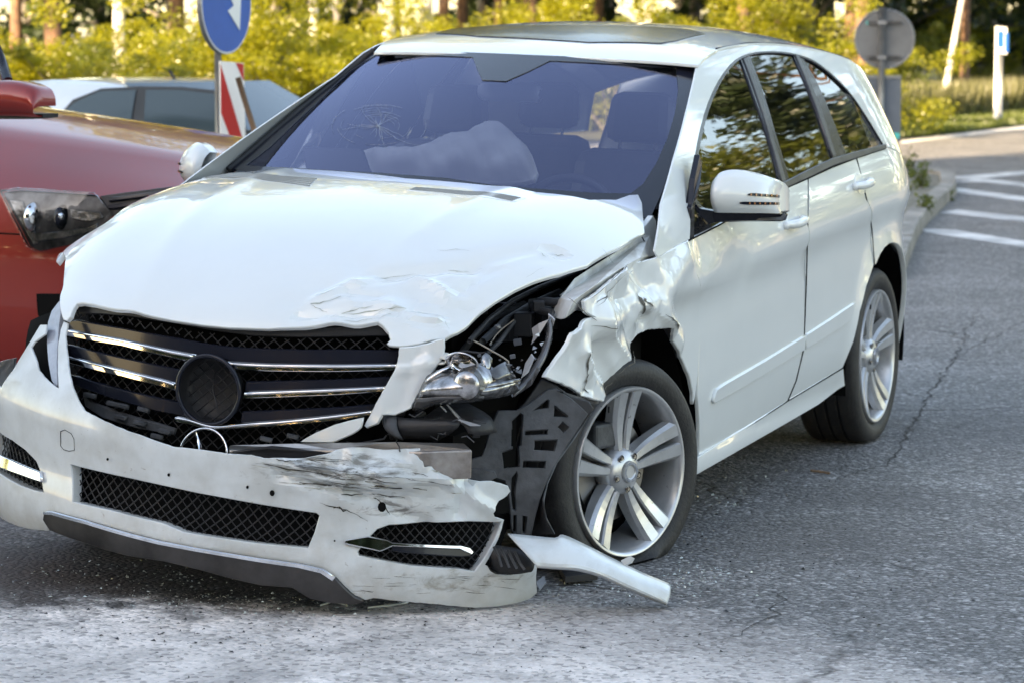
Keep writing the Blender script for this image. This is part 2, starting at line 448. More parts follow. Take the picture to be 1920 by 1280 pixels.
def asphalt():
    m, nt, b, L = newmat('asphalt'); tc = nt.nodes.new('ShaderNodeTexCoord'); P = tc.outputs['Object']
    sx = nt.nodes.new('ShaderNodeSeparateXYZ'); L.new(P, sx.inputs[0])
    vo = N_(nt, 'ShaderNodeTexVoronoi', Scale=62.0); L.new(P, vo.inputs['Vector'])
    vo2 = N_(nt, 'ShaderNodeTexVoronoi', Scale=230.0); L.new(P, vo2.inputs['Vector'])
    stone = ramp(nt, vo.outputs['Color'], [(0, .04), (.35, .09), (.65, .17), (.86, .36), (1, .6)])
    grit = ramp(nt, vo2.outputs['Color'], [(0, .04), (.5, .11), (1, .26)])
    base = mixc(nt, .42, stone, grit)
    # joints between the stones are dark binder
    dj = ramp(nt, vo.outputs['Distance'], [(.45, 1), (.85, .45)]); base = mixc(nt, 1.0, base, dj, 'MULTIPLY')
    n1 = N_(nt, 'ShaderNodeTexNoise', Scale=1.1, Detail=6.0, Roughness=.65); L.new(P, n1.inputs['Vector'])
    n2 = N_(nt, 'ShaderNodeTexNoise', Scale=5.0, Detail=6.0, Roughness=.7); L.new(P, n2.inputs['Vector'])
    # dust lying in front of the car, thinning out towards the far right
    g0, g1 = G(500, 1110), G(500, 1210); d = (g1 - g0)[:2]; Ld = np.hypot(*d); d = d / Ld
    q = math_(nt, 'ADD', math_(nt, 'MULTIPLY', sx.outputs[0], float(d[0] / Ld)), math_(nt, 'MULTIPLY', sx.outputs[1], float(d[1] / Ld)))
    q = math_(nt, 'SUBTRACT', q, float(g0[:2] @ d / Ld))
    r0, r1 = G(1250, 1250), G(1700, 1180); e = (r1 - r0)[:2]; Le = np.hypot(*e); e = e / Le
    w = math_(nt, 'ADD', math_(nt, 'MULTIPLY', sx.outputs[0], float(e[0] / Le)), math_(nt, 'MULTIPLY', sx.outputs[1], float(e[1] / Le)))
    w = math_(nt, 'SUBTRACT', w, float(r0[:2] @ e / Le))
    nn = math_(nt, 'MULTIPLY', math_(nt, 'SUBTRACT', n2.outputs[0], .5), 1.6)
    dust = math_(nt, 'MULTIPLY', ramp(nt, math_(nt, 'ADD', q, nn), [(.05, 0), (.45, 1)]), ramp(nt, math_(nt, 'ADD', w, nn), [(.0, 1), (.8, 0)]))
    dust = math_(nt, 'MULTIPLY', dust, ramp(nt, n2.outputs[0], [(.3, .35), (.62, .95)]))
    dc = mixc(nt, n1.outputs[0], (.58, .53, .50), (.84, .77, .73)); dc = mixc(nt, .18, dc, stone); pit = ramp(nt, vo.outputs['Color'], [(.0, .22), (.22, .35), (.30, 1)]); dc = mixc(nt, .62, dc, pit, 'MULTIPLY')
    base = mixc(nt, math_(nt, 'MULTIPLY', dust, .95), base, dc)
    # faint overall tone drift and brown leaks by the wheel and under the nose
    base = mixc(nt, 1.0, base, ramp(nt, n1.outputs[0], [(.3, .72), (.7, 1.25)]), 'MULTIPLY')
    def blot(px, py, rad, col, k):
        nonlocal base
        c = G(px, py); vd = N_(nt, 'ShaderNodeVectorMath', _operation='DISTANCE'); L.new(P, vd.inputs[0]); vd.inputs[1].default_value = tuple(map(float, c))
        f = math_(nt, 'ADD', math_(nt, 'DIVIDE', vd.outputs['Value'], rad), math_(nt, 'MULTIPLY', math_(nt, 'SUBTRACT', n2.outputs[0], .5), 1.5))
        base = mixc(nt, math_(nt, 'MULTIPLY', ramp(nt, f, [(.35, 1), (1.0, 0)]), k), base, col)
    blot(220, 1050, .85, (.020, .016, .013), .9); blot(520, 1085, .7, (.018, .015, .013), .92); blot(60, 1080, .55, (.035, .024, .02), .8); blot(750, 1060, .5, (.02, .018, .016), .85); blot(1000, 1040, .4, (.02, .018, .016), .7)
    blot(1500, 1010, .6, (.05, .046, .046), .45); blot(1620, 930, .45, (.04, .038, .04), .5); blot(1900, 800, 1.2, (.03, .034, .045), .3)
    # old cracks
    n3 = N_(nt, 'ShaderNodeTexNoise', Scale=2.5, Detail=4.0); L.new(P, n3.inputs['Vector'])
    ad = N_(nt, 'ShaderNodeVectorMath', _operation='MULTIPLY_ADD'); L.new(n3.outputs['Color'], ad.inputs[0]); ad.inputs[1].default_value = (.5, .5, 0); L.new(P, ad.inputs[2])
    v3 = N_(nt, 'ShaderNodeTexVoronoi', Scale=.33, _feature='DISTANCE_TO_EDGE'); L.new(ad.outputs[0], v3.inputs['Vector'])
    cr = ramp(nt, v3.outputs['Distance'], [(.0, 1), (.006, .0)]); cr = math_(nt, 'MULTIPLY', cr, ramp(nt, n1.outputs[0], [(.48, 0), (.56, .8)]))
    base = mixc(nt, cr, base, (.012, .012, .012))
    base = mixc(nt, 1.0, base, (1.42, 1.38, 1.36), 'MULTIPLY')
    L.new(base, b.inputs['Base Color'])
    L.new(ramp(nt, n2.outputs[0], [(.3, .62), (.7, .85)]), b.inputs['Roughness']); b.inputs['Specular IOR Level'].default_value = .45
    h = math_(nt, 'ADD', math_(nt, 'MULTIPLY', vo.outputs['Distance'], -1.0), math_(nt, 'MULTIPLY', n2.outputs[0], .6))
    h = math_(nt, 'SUBTRACT', h, math_(nt, 'MULTIPLY', cr, 2.0))
    bp = N_(nt, 'ShaderNodeBump', Strength=.9, Distance=.008); L.new(h, bp.inputs['Height']); L.new(bp.outputs[0], b.inputs['Normal'])
    return m
ASP = asphalt()
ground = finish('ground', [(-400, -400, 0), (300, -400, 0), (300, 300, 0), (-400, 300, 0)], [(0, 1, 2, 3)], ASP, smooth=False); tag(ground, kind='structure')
def sheet(name, pts, z, m, kind='structure'):
    P = [tuple(G(*p)[:2]) + (z,) if len(p) == 2 else (p[0], p[1], z) for p in pts]
    V = P; o = finish(name, V, [tuple(range(len(P)))], m, None, False)
    if sum((V[i][0] * V[(i + 1) % len(V)][1] - V[(i + 1) % len(V)][0] * V[i][1]) for i in range(len(V))) < 0: o.data.flip_normals()
    if kind: tag(o, kind=kind)
    return o
roadpaint = mat('worn_road_paint', (.70, .70, .69), .7, col2=(.30, .31, .32), vscale=2.5, bump=.2, detail=9)
for pts in ([(1690, 265), (1920, 237), (2300, 192), (2300, 197), (1920, 243), (1690, 270)],
            [(1690, 338), (1800, 331), (1930, 321), (2200, 300), (2200, 306), (1930, 328), (1800, 339), (1700, 347)],
            [(1780, 337), (1850, 336), (1930, 345), (1930, 352), (1850, 343), (1790, 343)],
            [(1780, 351), (1930, 371), (1930, 380), (1775, 359)],
            [(1795, 394), (1930, 409), (1930, 418), (1760, 400)],
            [(1728, 430), (1790, 432), (1930, 455), (1930, 466), (1800, 447), (1735, 436)]):
    sheet('road_marking', pts, .004, roadpaint)
# raised island with kerb stones beside the car
conc = mat('weathered_concrete', (.32, .31, .29), .85, col2=(.16, .155, .14), vscale=4, bump=.4, bscale=30)
isl = [G(1500, 330), G(1770, 345), G(1775, 372), G(1730, 405), G(1690, 450), G(1655, 520), G(1400, 560)]
sheet('traffic_island', [tuple(p[:2]) + (0,) for p in isl], .10, mat('island_dirt', (.22, .21, .18), .95, col2=(.12, .12, .09), vscale=6, bump=.5))
kl = [G(1745, 338)[:2], G(1776, 346)[:2], G(1778, 366)[:2], G(1750, 392)[:2], G(1722, 418)[:2], G(1703, 445)[:2], G(1690, 475)[:2], G(1672, 520)[:2]]
isle = thing('traffic_kerb', 'weathered concrete kerb around the weedy traffic island behind the car', 'kerb')
k = 0; pts = dens([np.array(p) for p in kl], 1.0, closed=False)
for a, b in zip(pts[:-1], pts[1:]):
    a, b = np.array(a), np.array(b); L = np.hypot(*(b - a))
    if L < .15: continue
    c = (a + b) / 2; ang = math.atan2(*(b - a)[::-1])
    MB().box((c[0], c[1], .06 + rnd.uniform(-.006, .006)), (L - .012, .16, .15), ang + rnd.uniform(-.01, .01)).build('kerb_stone', conc, isle, False, .012)

# ---- foliage
def leafmat(name, c, t, var=.4, tw=.5):
    m = bpy.data.materials.new(name); m.use_nodes = True; nt = m.node_tree; nt.nodes.clear(); L = nt.links
    g = nt.nodes.new('ShaderNodeNewGeometry'); r = nt.nodes.new('ShaderNodeValToRGB')
    e = r.color_ramp.elements; e[0].color = (*[x * (1 - var) for x in c], 1); e[1].color = (*[min(1, x * (1 + var)) for x in c], 1)
    L.new(g.outputs['Random Per Island'], r.inputs[0])
    d = nt.nodes.new('ShaderNodeBsdfDiffuse'); L.new(r.outputs[0], d.inputs[0])
    t_ = nt.nodes.new('ShaderNodeBsdfTranslucent'); t_.inputs[0].default_value = (*t, 1)
    gl = nt.nodes.new('ShaderNodeBsdfGlossy'); gl.inputs['Roughness'].default_value = .4; gl.inputs[0].default_value = (.5, .5, .5, 1)
    m1 = nt.nodes.new('ShaderNodeMixShader'); m1.inputs[0].default_value = tw; m2 = nt.nodes.new('ShaderNodeMixShader'); m2.inputs[0].default_value = .06
    o = nt.nodes.new('ShaderNodeOutputMaterial'); L.new(d.outputs[0], m1.inputs[1]); L.new(t_.outputs[0], m1.inputs[2]); L.new(m1.outputs[0], m2.inputs[1]); L.new(gl.outputs[0], m2.inputs[2]); L.new(m2.outputs[0], o.inputs[0])
    return m
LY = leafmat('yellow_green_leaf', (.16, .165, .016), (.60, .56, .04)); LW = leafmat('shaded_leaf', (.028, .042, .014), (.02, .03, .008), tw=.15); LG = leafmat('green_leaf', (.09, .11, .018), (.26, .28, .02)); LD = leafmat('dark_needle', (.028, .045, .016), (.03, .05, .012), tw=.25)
LX = leafmat('grass_blade', (.10, .13, .03), (.14, .18, .03)); LR = leafmat('dry_grass', (.15, .15, .07), (.14, .15, .05))
def leaves(name, C, size, m, parent=None, flat=.0, aspect=.6, seed=0):
    r = np.random.default_rng(seed); n = len(C)
    a = r.normal(size=(n, 3)); a[:, 2] *= (1 - flat); a /= np.linalg.norm(a, axis=1, keepdims=True)
    b = np.cross(a, r.normal(size=(n, 3))); b /= np.linalg.norm(b, axis=1, keepdims=True)
    s = (size * r.uniform(.6, 1.4, n))[:, None]
    P = np.stack([C - a * s * .5, C + b * s * aspect * .5, C + a * s * .5, C - b * s * aspect * .5], 1).reshape(-1, 3).astype(np.float32)
    me = bpy.data.meshes.new(name); me.vertices.add(4 * n); me.vertices.foreach_set('co', P.ravel()); me.loops.add(4 * n); me.loops.foreach_set('vertex_index', np.arange(4 * n, dtype=np.int32))
    me.polygons.add(n); me.polygons.foreach_set('loop_start', np.arange(0, 4 * n, 4, dtype=np.int32)); me.polygons.foreach_set('loop_total', np.full(n, 4, dtype=np.int32)); me.update(); me.materials.append(m)
    o = bpy.data.objects.new(name, me); COL.objects.link(o)
    if parent: o.parent = parent
    return o
def cloud(r, n, clumps, spread, shell=.5):
    """points gathered in clumps inside an uneven volume"""
    i = r.integers(0, len(clumps), n); d = r.normal(size=(n, 3)); d /= np.linalg.norm(d, axis=1, keepdims=True)
    return clumps[i, :3] + d * (r.uniform(shell, 1, n) ** .6 * clumps[i, 3])[:, None] * spread
bark_p = mat('pine_bark', (.20, .11, .065), .9, col2=(.07, .045, .035), vscale=5, bump=.6); bark_b = mat('birch_bark', (.62, .60, .55), .8, col2=(.35, .33, .30), vscale=4, bump=.2); bark_g = mat('grey_bark', (.16, .14, .12), .9, col2=(.08, .07, .06), vscale=6, bump=.5)
def make_shrub(seed, h, w, m, n=9000, size=.075):
    r = np.random.default_rng(seed); e = bpy.data.objects.new('shrub', None); COL.objects.link(e)
    k = 34; cl = np.zeros((k, 4)); cl[:, 0] = r.normal(0, w * .30, k); cl[:, 1] = r.normal(0, w * .30, k); cl[:, 2] = r.uniform(.08, 1.0, k) ** .8 * h; cl[:, 3] = r.uniform(.16, .36, k) * w * .55 * (1.25 - .6 * cl[:, 2] / h)
    leaves('foliage', cloud(r, n, cl, 1.0, .2), size, m, e, seed=seed)
    st = MB()
    for i in range(7):
        c = cl[r.integers(0, k)]; st.tube([(c[0] * .15, c[1] * .15, 0), (c[0] * .6, c[1] * .6, c[2] * .5), (c[0], c[1], c[2])], [.03, .02, .008], 5)
    st.build('stems', bark_g, e, True); return e
def make_tree(seed, h, cw, m, bark, tr, n=9000, size=.22, base=.35, lean=0, cone=False):
    r = np.random.default_rng(seed); e = bpy.data.objects.new('tree', None); COL.objects.link(e)
    st = MB(); bend = r.normal(0, .15, 2)
    ax = lambda t: np.array([bend[0] * t * t * h * .15 + lean * t * h, bend[1] * t * t * h * .15, h * t])
    st.tube([ax(t) for t in np.linspace(0, .97, 9)], [tr * (1.15 if i == 0 else 1 - .85 * i / 8) for i in range(9)], 9)
    st.build('trunk', bark, e, True); k = 46; cl = np.zeros((k, 4)); lb = MB()
    for i in range(k):
        t = base + (1 - base) * (i + r.uniform(0, 1)) / k; a = r.uniform(0, 2 * PI)
        prof = (1 - (t - base) / (1 - base)) * 1.1 + .12 if cone else math.sin(PI * min(.95, .12 + .86 * (t - base) / (1 - base))) ** .7
        R_ = cw * prof * r.uniform(.35, 1); c = ax(t) + [R_ * math.cos(a), R_ * math.sin(a), r.normal(0, .2)]
        cl[i] = [*c, cw * r.uniform(.22, .42) * (.7 if cone else 1)]
        if i % 3 == 0: s0 = ax(max(.1, t - .08)); lb.tube([s0, (s0 + c) / 2 + [0, 0, .1], c], [tr * .3, tr * .2, .02], 5)
    lb.build('limb', bark, e, True); leaves('crown', cloud(r, n, cl, 1.0, .15), size, m, e, seed=seed); return e
def copy_tree(o, parent=None):
    c = o.copy(); COL.objects.link(c); c.parent = parent
    for ch in o.children: copy_tree(ch, c)
    return c
used = set()
def place(o, name, loc, rz, s, label, cat, group):
    if o.name in used: o = copy_tree(o)
    else: used.add(o.name)
    o.name = name; o.location = loc; o.rotation_euler = (0, 0, rz); o.scale = (s, s, s) if not hasattr(s, '__len__') else s
    o['label'] = label; o['category'] = cat
    if group: o['group'] = group
    return o
def at(px, dist):                                 # a spot on the ground seen at column px, dist metres from the camera
    a = CYAW - math.atan((px - 960) / CF); return np.array([CPOS[0] + dist * math.cos(a), CPOS[1] + dist * math.sin(a), 0])
SHR = [make_shrub(1, 3.4, 3.6, LY, 12000, .075), make_shrub(2, 3.0, 3.4, LG, 11000, .07), make_shrub(3, 4.2, 3.2, LY, 12000, .075)]
def ground_shade(): pass
shrubs = [(-640, 38, 0, 10), (-480, 37, 2, 30), (-320, 38, 1, 15), (-160, 36, 0, 20), (10, 37, 2, 45), (75, 38, 0, 70), (150, 41, 0, 60), (215, 40, 1, 115), (290, 36, 1, 20), (355, 41, 2, 5), (400, 38, 0, 40), (480, 37, 0, -10), (560, 36, 2, 15), (620, 40, 1, 45), (665, 38, 0, 60), (705, 46, 0, 45),
          (770, 50, 1, 50), (880, 48, 0, 25), (960, 50, 1, 40), (1060, 48, 0, 15), (1150, 46, 2, 25), (1260, 47, 0, 10), (1340, 46, 1, 30), (1440, 45, 0, 5), (1520, 47, 1, 30), (1580, 44, 0, 50), (1650, 62, 1, 20), (1710, 66, 0, 5), (1790, 68, 2, 0), (1850, 66, 1, 60), (1915, 70, 0, 40), (1990, 68, 1, 10), (2080, 62, 0, 0)]
wh = {0: 'yellow-green sunlit bush', 1: 'dull green bush', 2: 'tall loose yellow-green bush', 3: 'low green bush'}
def where(px):
    for a, t in ((-100, 'beyond the left edge of the frame'), (90, 'behind the red car mirror'), (250, 'behind the roof of the silver car'), (420, 'behind the blue road sign'), (560, 'right of the blue sign'), (700, 'left of the windscreen top'), (1000, 'behind the left half of the roof'), (1300, 'behind the sunroof'), (1560, 'behind the right end of the roof'), (1720, 'behind the round sign back'), (1830, 'between the right-hand sign posts')):
        if px < a: return t
    return 'at the far right'
cnt = {}; HP = {0: 3.4, 1: 3.0, 2: 4.2}
for i, (px, d, v, s) in enumerate(shrubs):
    w_ = where(px); key = (v, w_); cnt[key] = cnt.get(key, 0) + 1
    q = '' if cnt[key] == 1 else ', %s one there' % {2: 'second', 3: 'third'}.get(cnt[key], 'last')
    place(SHR[v], 'shrub', at(px, d), i * 1.3, (.8, .8, max(.8, CPOS[2] - (s - 45) / CF * d) * (.84 + .36 * ((i * 5) % 4) / 3) / (HP[v] * 1.12)), wh[v] + ' ' + w_ + q, 'bush', 'bushes along the forest edge')
TP = make_tree(11, 15, 2.6, LD, bark_p, .15, 9000, .2, .42); TB = make_tree(12, 12, 2.2, LY, bark_b, .08, 9000, .13, .22); TS = make_tree(13, 14, 2.4, LD, bark_g, .14, 12000, .2, .06, cone=True); TL = make_tree(14, 9, .9, LY, bark_b, .065, 2500, .1, .55, lean=.16)
TW = make_tree(16, 13, 3.4, LW, bark_g, .13, 12000, .24, .08); TV = make_tree(17, 15, 2.8, LW, bark_g, .14, 12000, .24, .05, cone=True)  # shade trees; leaf colour darkened so their reflections in the car stay dark
TG = make_tree(15, 11, 3.2, LG, bark_g, .12, 12000, .17, .12)
trees = [(-40, 52, TP, 1), (35, 60, TP, .9), (105, 47, TP, 1.0), (186, 46, TB, 1.5), (227, 47, TB, 1.35), (335, 50, TP, 1), (448, 49, TP, .9), (590, 48, TB, 1.1), (270, 62, TS, 1), (420, 60, TP, 1.1), (520, 62, TS, 1), (632, 60, TB, 1), (730, 50, TB, 1.5), (742, 58, TP, 1), (800, 52, TB, 1.5), (832, 56, TP, .8), (868, 60, TP, .9), (905, 66, TS, 1), (935, 57, TP, .7), (975, 54, TP, .8), (996, 52, TP, .85), (1060, 66, TS, 1), (1120, 62, TP, .9), (1213, 52, TB, 1.3), (1300, 64, TS, 1), (1390, 54, TP, .9), (1405, 60, TP, .9), (1460, 58, TP, .9), (1512, 62, TS, 1), (1590, 56, TP, .8), (1612, 50, TP, 1), (1680, 66, TS, 1.1), (1762, 55, TL, 1), (1805, 60, TP, .7), (1850, 70, TS, 1.2), (1925, 68, TS, 1.2), (2020, 66, TP, 1.1)]
kn = {TP.name: ('pine_tree', 'pine with reddish bark'), TB.name: ('birch_tree', 'birch with pale trunk'), TS.name: ('spruce_tree', 'dark spruce'), TL.name: ('birch_tree', 'thin leaning white birch'), TG.name: ('broadleaf_tree', 'green broadleaf tree'), TW.name: ('broadleaf_tree', 'dark dense broadleaf tree'), TV.name: ('spruce_tree', 'dark tall spruce')}
P0 = {id(t): kn[t.name] for t in (TP, TB, TS, TL, TG, TW, TV)}
for i, (px, d, t, s) in enumerate(trees):
    nm, ds = P0[id(t)]; w_ = where(px); key = (ds, w_); cnt[key] = cnt.get(key, 0) + 1
    q = '' if cnt[key] == 1 else ', %s there' % {2: 'second', 3: 'third', 4: 'fourth', 5: 'fifth'}.get(cnt[key], 'last')
    place(t, nm, at(px, d), i * 1.7 if t is not TL else CYAW - PI / 2, s, ds + ' ' + w_ + q, 'tree', 'trees of the forest edge')
# the forest goes on out of the frame: to the right (mirrored in the side windows), to the left; behind the camera, dark unseen trees are added to shade the car
def row(pts, kinds, sc, label, group):
    for i, (x, y) in enumerate(pts):
        t = kinds[i % len(kinds)]; nm, ds = P0.get(id(t), ('broadleaf_tree', 'green broadleaf tree')); P0[id(t)] = (nm, ds)
        place(t, nm, (x + rnd.uniform(-1.2, 1.2), y + rnd.uniform(-1.2, 1.2), 0), rnd.uniform(0, 6), sc * rnd.uniform(.88, 1.12), ds + ' ' + label, 'tree', group)
row([(-34 + .5 * i, -1.5 + 2.6 * i) for i in range(11)], [TG, TS, TG, TP], .86, 'in the row across the road to the right', 'trees across the road')
row([(-38 + .5 * i, 0 + 2.8 * i) for i in range(10)], [TS, TG, TS], .92, 'in the row across the road to the right', 'trees across the road')
row([(-30 + 3 * i, -24 - .8 * i) for i in range(10)], [TG, TP, TS], .95, 'beyond the left edge of the view', 'trees to the left')
row([(23.5, -30 + 2.7 * i) for i in range(20)], [TW, TV, TW, TV], 1.0, 'in the unseen wood added behind the camera for shade', 'unseen shade trees added behind the camera')
row([(26.5, -31 + 2.7 * i) for i in range(20)], [TV, TW, TW], 1.02, 'in the unseen wood added behind the camera for shade', 'unseen shade trees added behind the camera')
row([(24, -15), (26, -17.2), (25, -13.2), (27.5, -19.5)], [TW, TV], 1.42, 'added tall behind the camera to shade the round sign', 'unseen shade trees added behind the camera')  # unseen trees added this tall so their shadow reaches the round sign
for i in range(17):
    x_ = -80 + 136 * i; place(TS, 'spruce_tree', at(x_, 76 + (i % 3) * 3), i * 2.1, 1.25, 'distant spruce of the back row, ' + where(x_) + ('', ', nearer', ', nearest')[i % 3], 'tree', 'back row of the forest')
row([(30, -33 + 2.7 * i) for i in range(21)], [TW, TV, TV], 1.12, 'in the unseen wood added behind the camera for shade', 'unseen shade trees added behind the camera')
# forest floor, verge
fg = mat('forest_floor', (.055, .06, .022), .95, col2=(.03, .03, .016), vscale=2, bump=.5)
vp = [G(1690, 262), G(1920, 236), at(2300, 80)]
ck = mat('crack_filler', (.045, .043, .042), .9)
def crack(pts, w, seed):
    r = random.Random(seed); P = [np.array(G(*p)[:2]) for p in pts]; Q = []
    for a, b in zip(P[:-1], P[1:]):
        n = max(2, int(np.hypot(*(b - a)) / .06))
        for i in range(n): Q.append(a + (b - a) * i / n + np.array([r.gauss(0, .012), r.gauss(0, .012)]))
    V = []; F = []
    for i in range(len(Q)):
        d = Q[min(i + 1, len(Q) - 1)] - Q[max(i - 1, 0)]; d = d / (np.hypot(*d) or 1); ww = w * r.uniform(.3, 1.2) * math.sin(PI * min(max(i / len(Q), .05), .95)) ** .4
        V += [(Q[i][0] - d[1] * ww, Q[i][1] + d[0] * ww, .003), (Q[i][0] + d[1] * ww, Q[i][1] - d[0] * ww, .003)]
    for i in range(len(Q) - 1): F.append((2 * i + 1, 2 * i + 3, 2 * i + 2, 2 * i))
    tag(finish('road_crack', V, F, ck, None, False), kind='structure')
crack([(1560, 905), (1625, 880), (1665, 868), (1700, 820), (1740, 745), (1790, 670), (1830, 585)], .006, 1); crack([(1740, 745), (1700, 735), (1660, 740)], .006, 2); crack([(1790, 670), (1850, 640), (1930, 600)], .004, 3); crack([(1330, 1205), (1390, 1190), (1450, 1150), (1480, 1100)], .003, 4)
sheet('forest_ground', [tuple(at(-900, 30)[:2]) + (0,), tuple(at(0, 33)[:2]) + (0,), tuple(at(700, 40)[:2]) + (0,), tuple(at(1300, 44)[:2]) + (0,), (1690, 262), (1920, 236), (2300, 191), tuple(at(3000, 100)[:2]) + (0,), tuple(at(3000, 220)[:2]) + (0,), tuple(at(-900, 220)[:2]) + (0,)], .02, fg)
def scatter(name, quad, n, h, m, seed, wid=.02):
    r = np.random.default_rng(seed); A, B, C_, D = [np.array(q[:2]) for q in quad]; u, v = r.uniform(size=(2, n)); p = (A * (1 - u)[:, None] + B * u[:, None]) * (1 - v)[:, None] + (D * (1 - u)[:, None] + C_ * u[:, None]) * v[:, None]
    H = h * r.uniform(.5, 1.3, n); ang = r.uniform(0, 6.28, n); lx = r.normal(0, .18, n) * H; ly = r.normal(0, .18, n) * H; dx, dy = np.cos(ang) * wid, np.sin(ang) * wid
    V = np.stack([np.stack([p[:, 0] - dx, p[:, 1] - dy, np.full(n, .01)], 1), np.stack([p[:, 0] + dx, p[:, 1] + dy, np.full(n, .01)], 1), np.stack([p[:, 0] + lx, p[:, 1] + ly, H], 1)], 1).reshape(-1, 3).astype(np.float32)
    me = bpy.data.meshes.new(name); me.vertices.add(3 * n); me.vertices.foreach_set('co', V.ravel()); me.loops.add(3 * n); me.loops.foreach_set('vertex_index', np.arange(3 * n, dtype=np.int32)); me.polygons.add(n); me.polygons.foreach_set('loop_start', np.arange(0, 3 * n, 3, dtype=np.int32)); me.polygons.foreach_set('loop_total', np.full(n, 3, dtype=np.int32)); me.update(); me.materials.append(m)
    o = bpy.data.objects.new(name, me); COL.objects.link(o); return tag(o, {'verge_grass': 'short mown green grass verge along the far road edge', 'tall_grass': 'tall dull green and straw grass in front of the trees'}.get(name, 'undergrowth between the bushes and trunks of the forest edge'), 'grass', kind='stuff')
scatter('verge_grass', [G(1640, 267), G(2000, 227), at(2000, 62), at(1640, 49)], 26000, .10, LX, 1, .03)
scatter('tall_grass', [at(1640, 49), at(2000, 60), at(2000, 68), at(1640, 56)], 16000, .55, LR, 2, .025)
scatter('undergrowth', [at(-200, 34), at(760, 41), at(760, 48), at(-200, 40)], 16000, .6, LG, 3, .03)
scatter('undergrowth', [at(760, 46), at(1640, 48), at(1640, 56), at(760, 54)], 12000, .7, LG, 4, .03)
# weeds on the island
def weed(px, py, h, w, n, seed, label):
    r = np.random.default_rng(seed); c = G(px, py); e = thing('weed', label, 'weed', tuple(c[:2]) + (.1 if px < 1745 and py < 420 else .0,))
    st = MB(); C = []
    for i in range(7):
        a = r.uniform(0, 6.28); t = np.array([math.cos(a) * w * r.uniform(.2, .8), math.sin(a) * w * r.uniform(.2, .8), h * r.uniform(.5, 1)])
        st.tube([(0, 0, 0), t * [.5, .5, .6], t], [.004, .003, .002], 4)
        for j in range(n // 7): C.append(t * r.uniform(.2, 1) + r.normal(0, .03, 3))
    st.build('stem', bark_g, e, True); leaves('foliage', np.array(C), .05, LX, e, seed=seed)
weed(1728, 372, .26, .28, 160, 1, 'leafy weed tuft on the island behind the kerb, the larger one'); weed(1712, 350, .34, .2, 90, 2, 'tall thin weed with yellow tips on the traffic island'); weed(1733, 418, .16, .14, 90, 3, 'weed growing at the foot of the kerb on its road side'); weed(1774, 377, .10, .10, 50, 4, 'small weed by the kerb corner'); weed(1700, 385, .12, .16, 60, 5, 'low weed patch between kerb and white car')
# =================================================================== the wrecked white car
BR, BP = .03, .01
CARM = Matrix.Translation((-2.98, 0, 0)) @ Matrix.Rotation(BP, 4, 'Y') @ Matrix.Rotation(-BR, 4, 'X') @ Matrix.Translation((2.98, 0, 0))
car = thing('wrecked_car', 'white estate car with crushed front corner, torn bumper and deployed airbag', 'car')
car.matrix_world = CARM
CAR = Frame(np.array(CARM))

# ---- side surface y(x, z)
_S = Sp([.05, .18, .25, .33, .5, .7, .85, .915, .97, 1.05, 1.12, 1.2, 1.3, 1.4, 1.5, 1.58, 1.66],
        [.84, .90, .93, .945, .960, .955, .956, .976, .969, .950, .925, .888, .837, .780, .716, .661, .602])
def s_side(x, z):
    x = np.atleast_1d(np.asarray(x, float)); z = np.atleast_1d(np.asarray(z, float)); x, z = np.broadcast_arrays(x, z)
    rise = np.clip(.04 * (-x - .5), -.05, .10)
    y = _S(z - rise)
    up = np.clip((z - 1.0) / .4, 0, 1)
    y = y - (.33 + .07 * up) * np.maximum(-3.05 - x, 0) ** 2
    y = y - .13 * np.maximum(x - .05, 0) ** 2 * 1.3
    # soft flare round both wheel arches
    for cx, cz in ((-2.98, .37),):
        d = np.hypot(x - cx, z - cz); y = y + .018 * np.exp(-((d - .47) / .07) ** 2) * (z < 1.1)
    return np.stack([x, y, z], 1)
def s_glass(x, z):
    p = s_side(x, z); p[:, 1] -= .012; return p

# ---- left side panels
belt_lo = [(1290, 452), (1345, 424), (1400, 392), (1471, 354), (1514, 335)]
fd = belt_lo + [(1513, 420), (1510, 530), (1505, 654), (1491, 713), (1475, 751), (1400, 799), (1311, 858), (1309, 740), (1313, 620), (1311, 560), (1305, 510), (1299, 478)]
def door_disp(u, v, X, N):
    d = np.zeros(len(u))
    # dent along the leading edge of the front door below the mirror
    q, t = seg_d(u, v, (-.55, 1.0), (-1.0, .93)); d -= .012 * np.exp(-(q / .06) ** 2)
    q, t = seg_d(u, v, (-.52, .93), (-.85, 1.02)); d += .006 * np.exp(-(q / .035) ** 2)
    d += .0015 * vnoise(X, 5, 3)
    return N * d[:, None]
door = patch('front_door', CAR, s_side, fd, (-.6, 1.05), M['paint'], car, .035, disp=door_disp, lip=.012)
rd = [(1516, 334), (1560, 314), (1604, 296), (1622, 370), (1633, 430), (1638, 497), (1624, 537), (1612, 584), (1600, 639), (1580, 688), (1477, 750), (1493, 713), (1507, 654), (1512, 530), (1515, 420)]
rdoor = patch('rear_door', CAR, s_side, rd, (-1.9, 1.1), M['paint'], car, .035, lip=.012)
AC, AR = (-2.98, .395), .455
def arc(c, r, a0, a1, n): return [(c[0] + r * math.cos(math.radians(a0 + (a1 - a0) * i / n)), c[1] + r * math.sin(math.radians(a0 + (a1 - a0) * i / n)), 0) for i in range(n + 1)]
cant = [(-1.35, 1.62), (-1.6, 1.65), (-2.0, 1.665), (-2.4, 1.655), (-2.8, 1.625), (-3.1, 1.585), (-3.4, 1.52), (-3.6, 1.46), (-3.78, 1.38)]
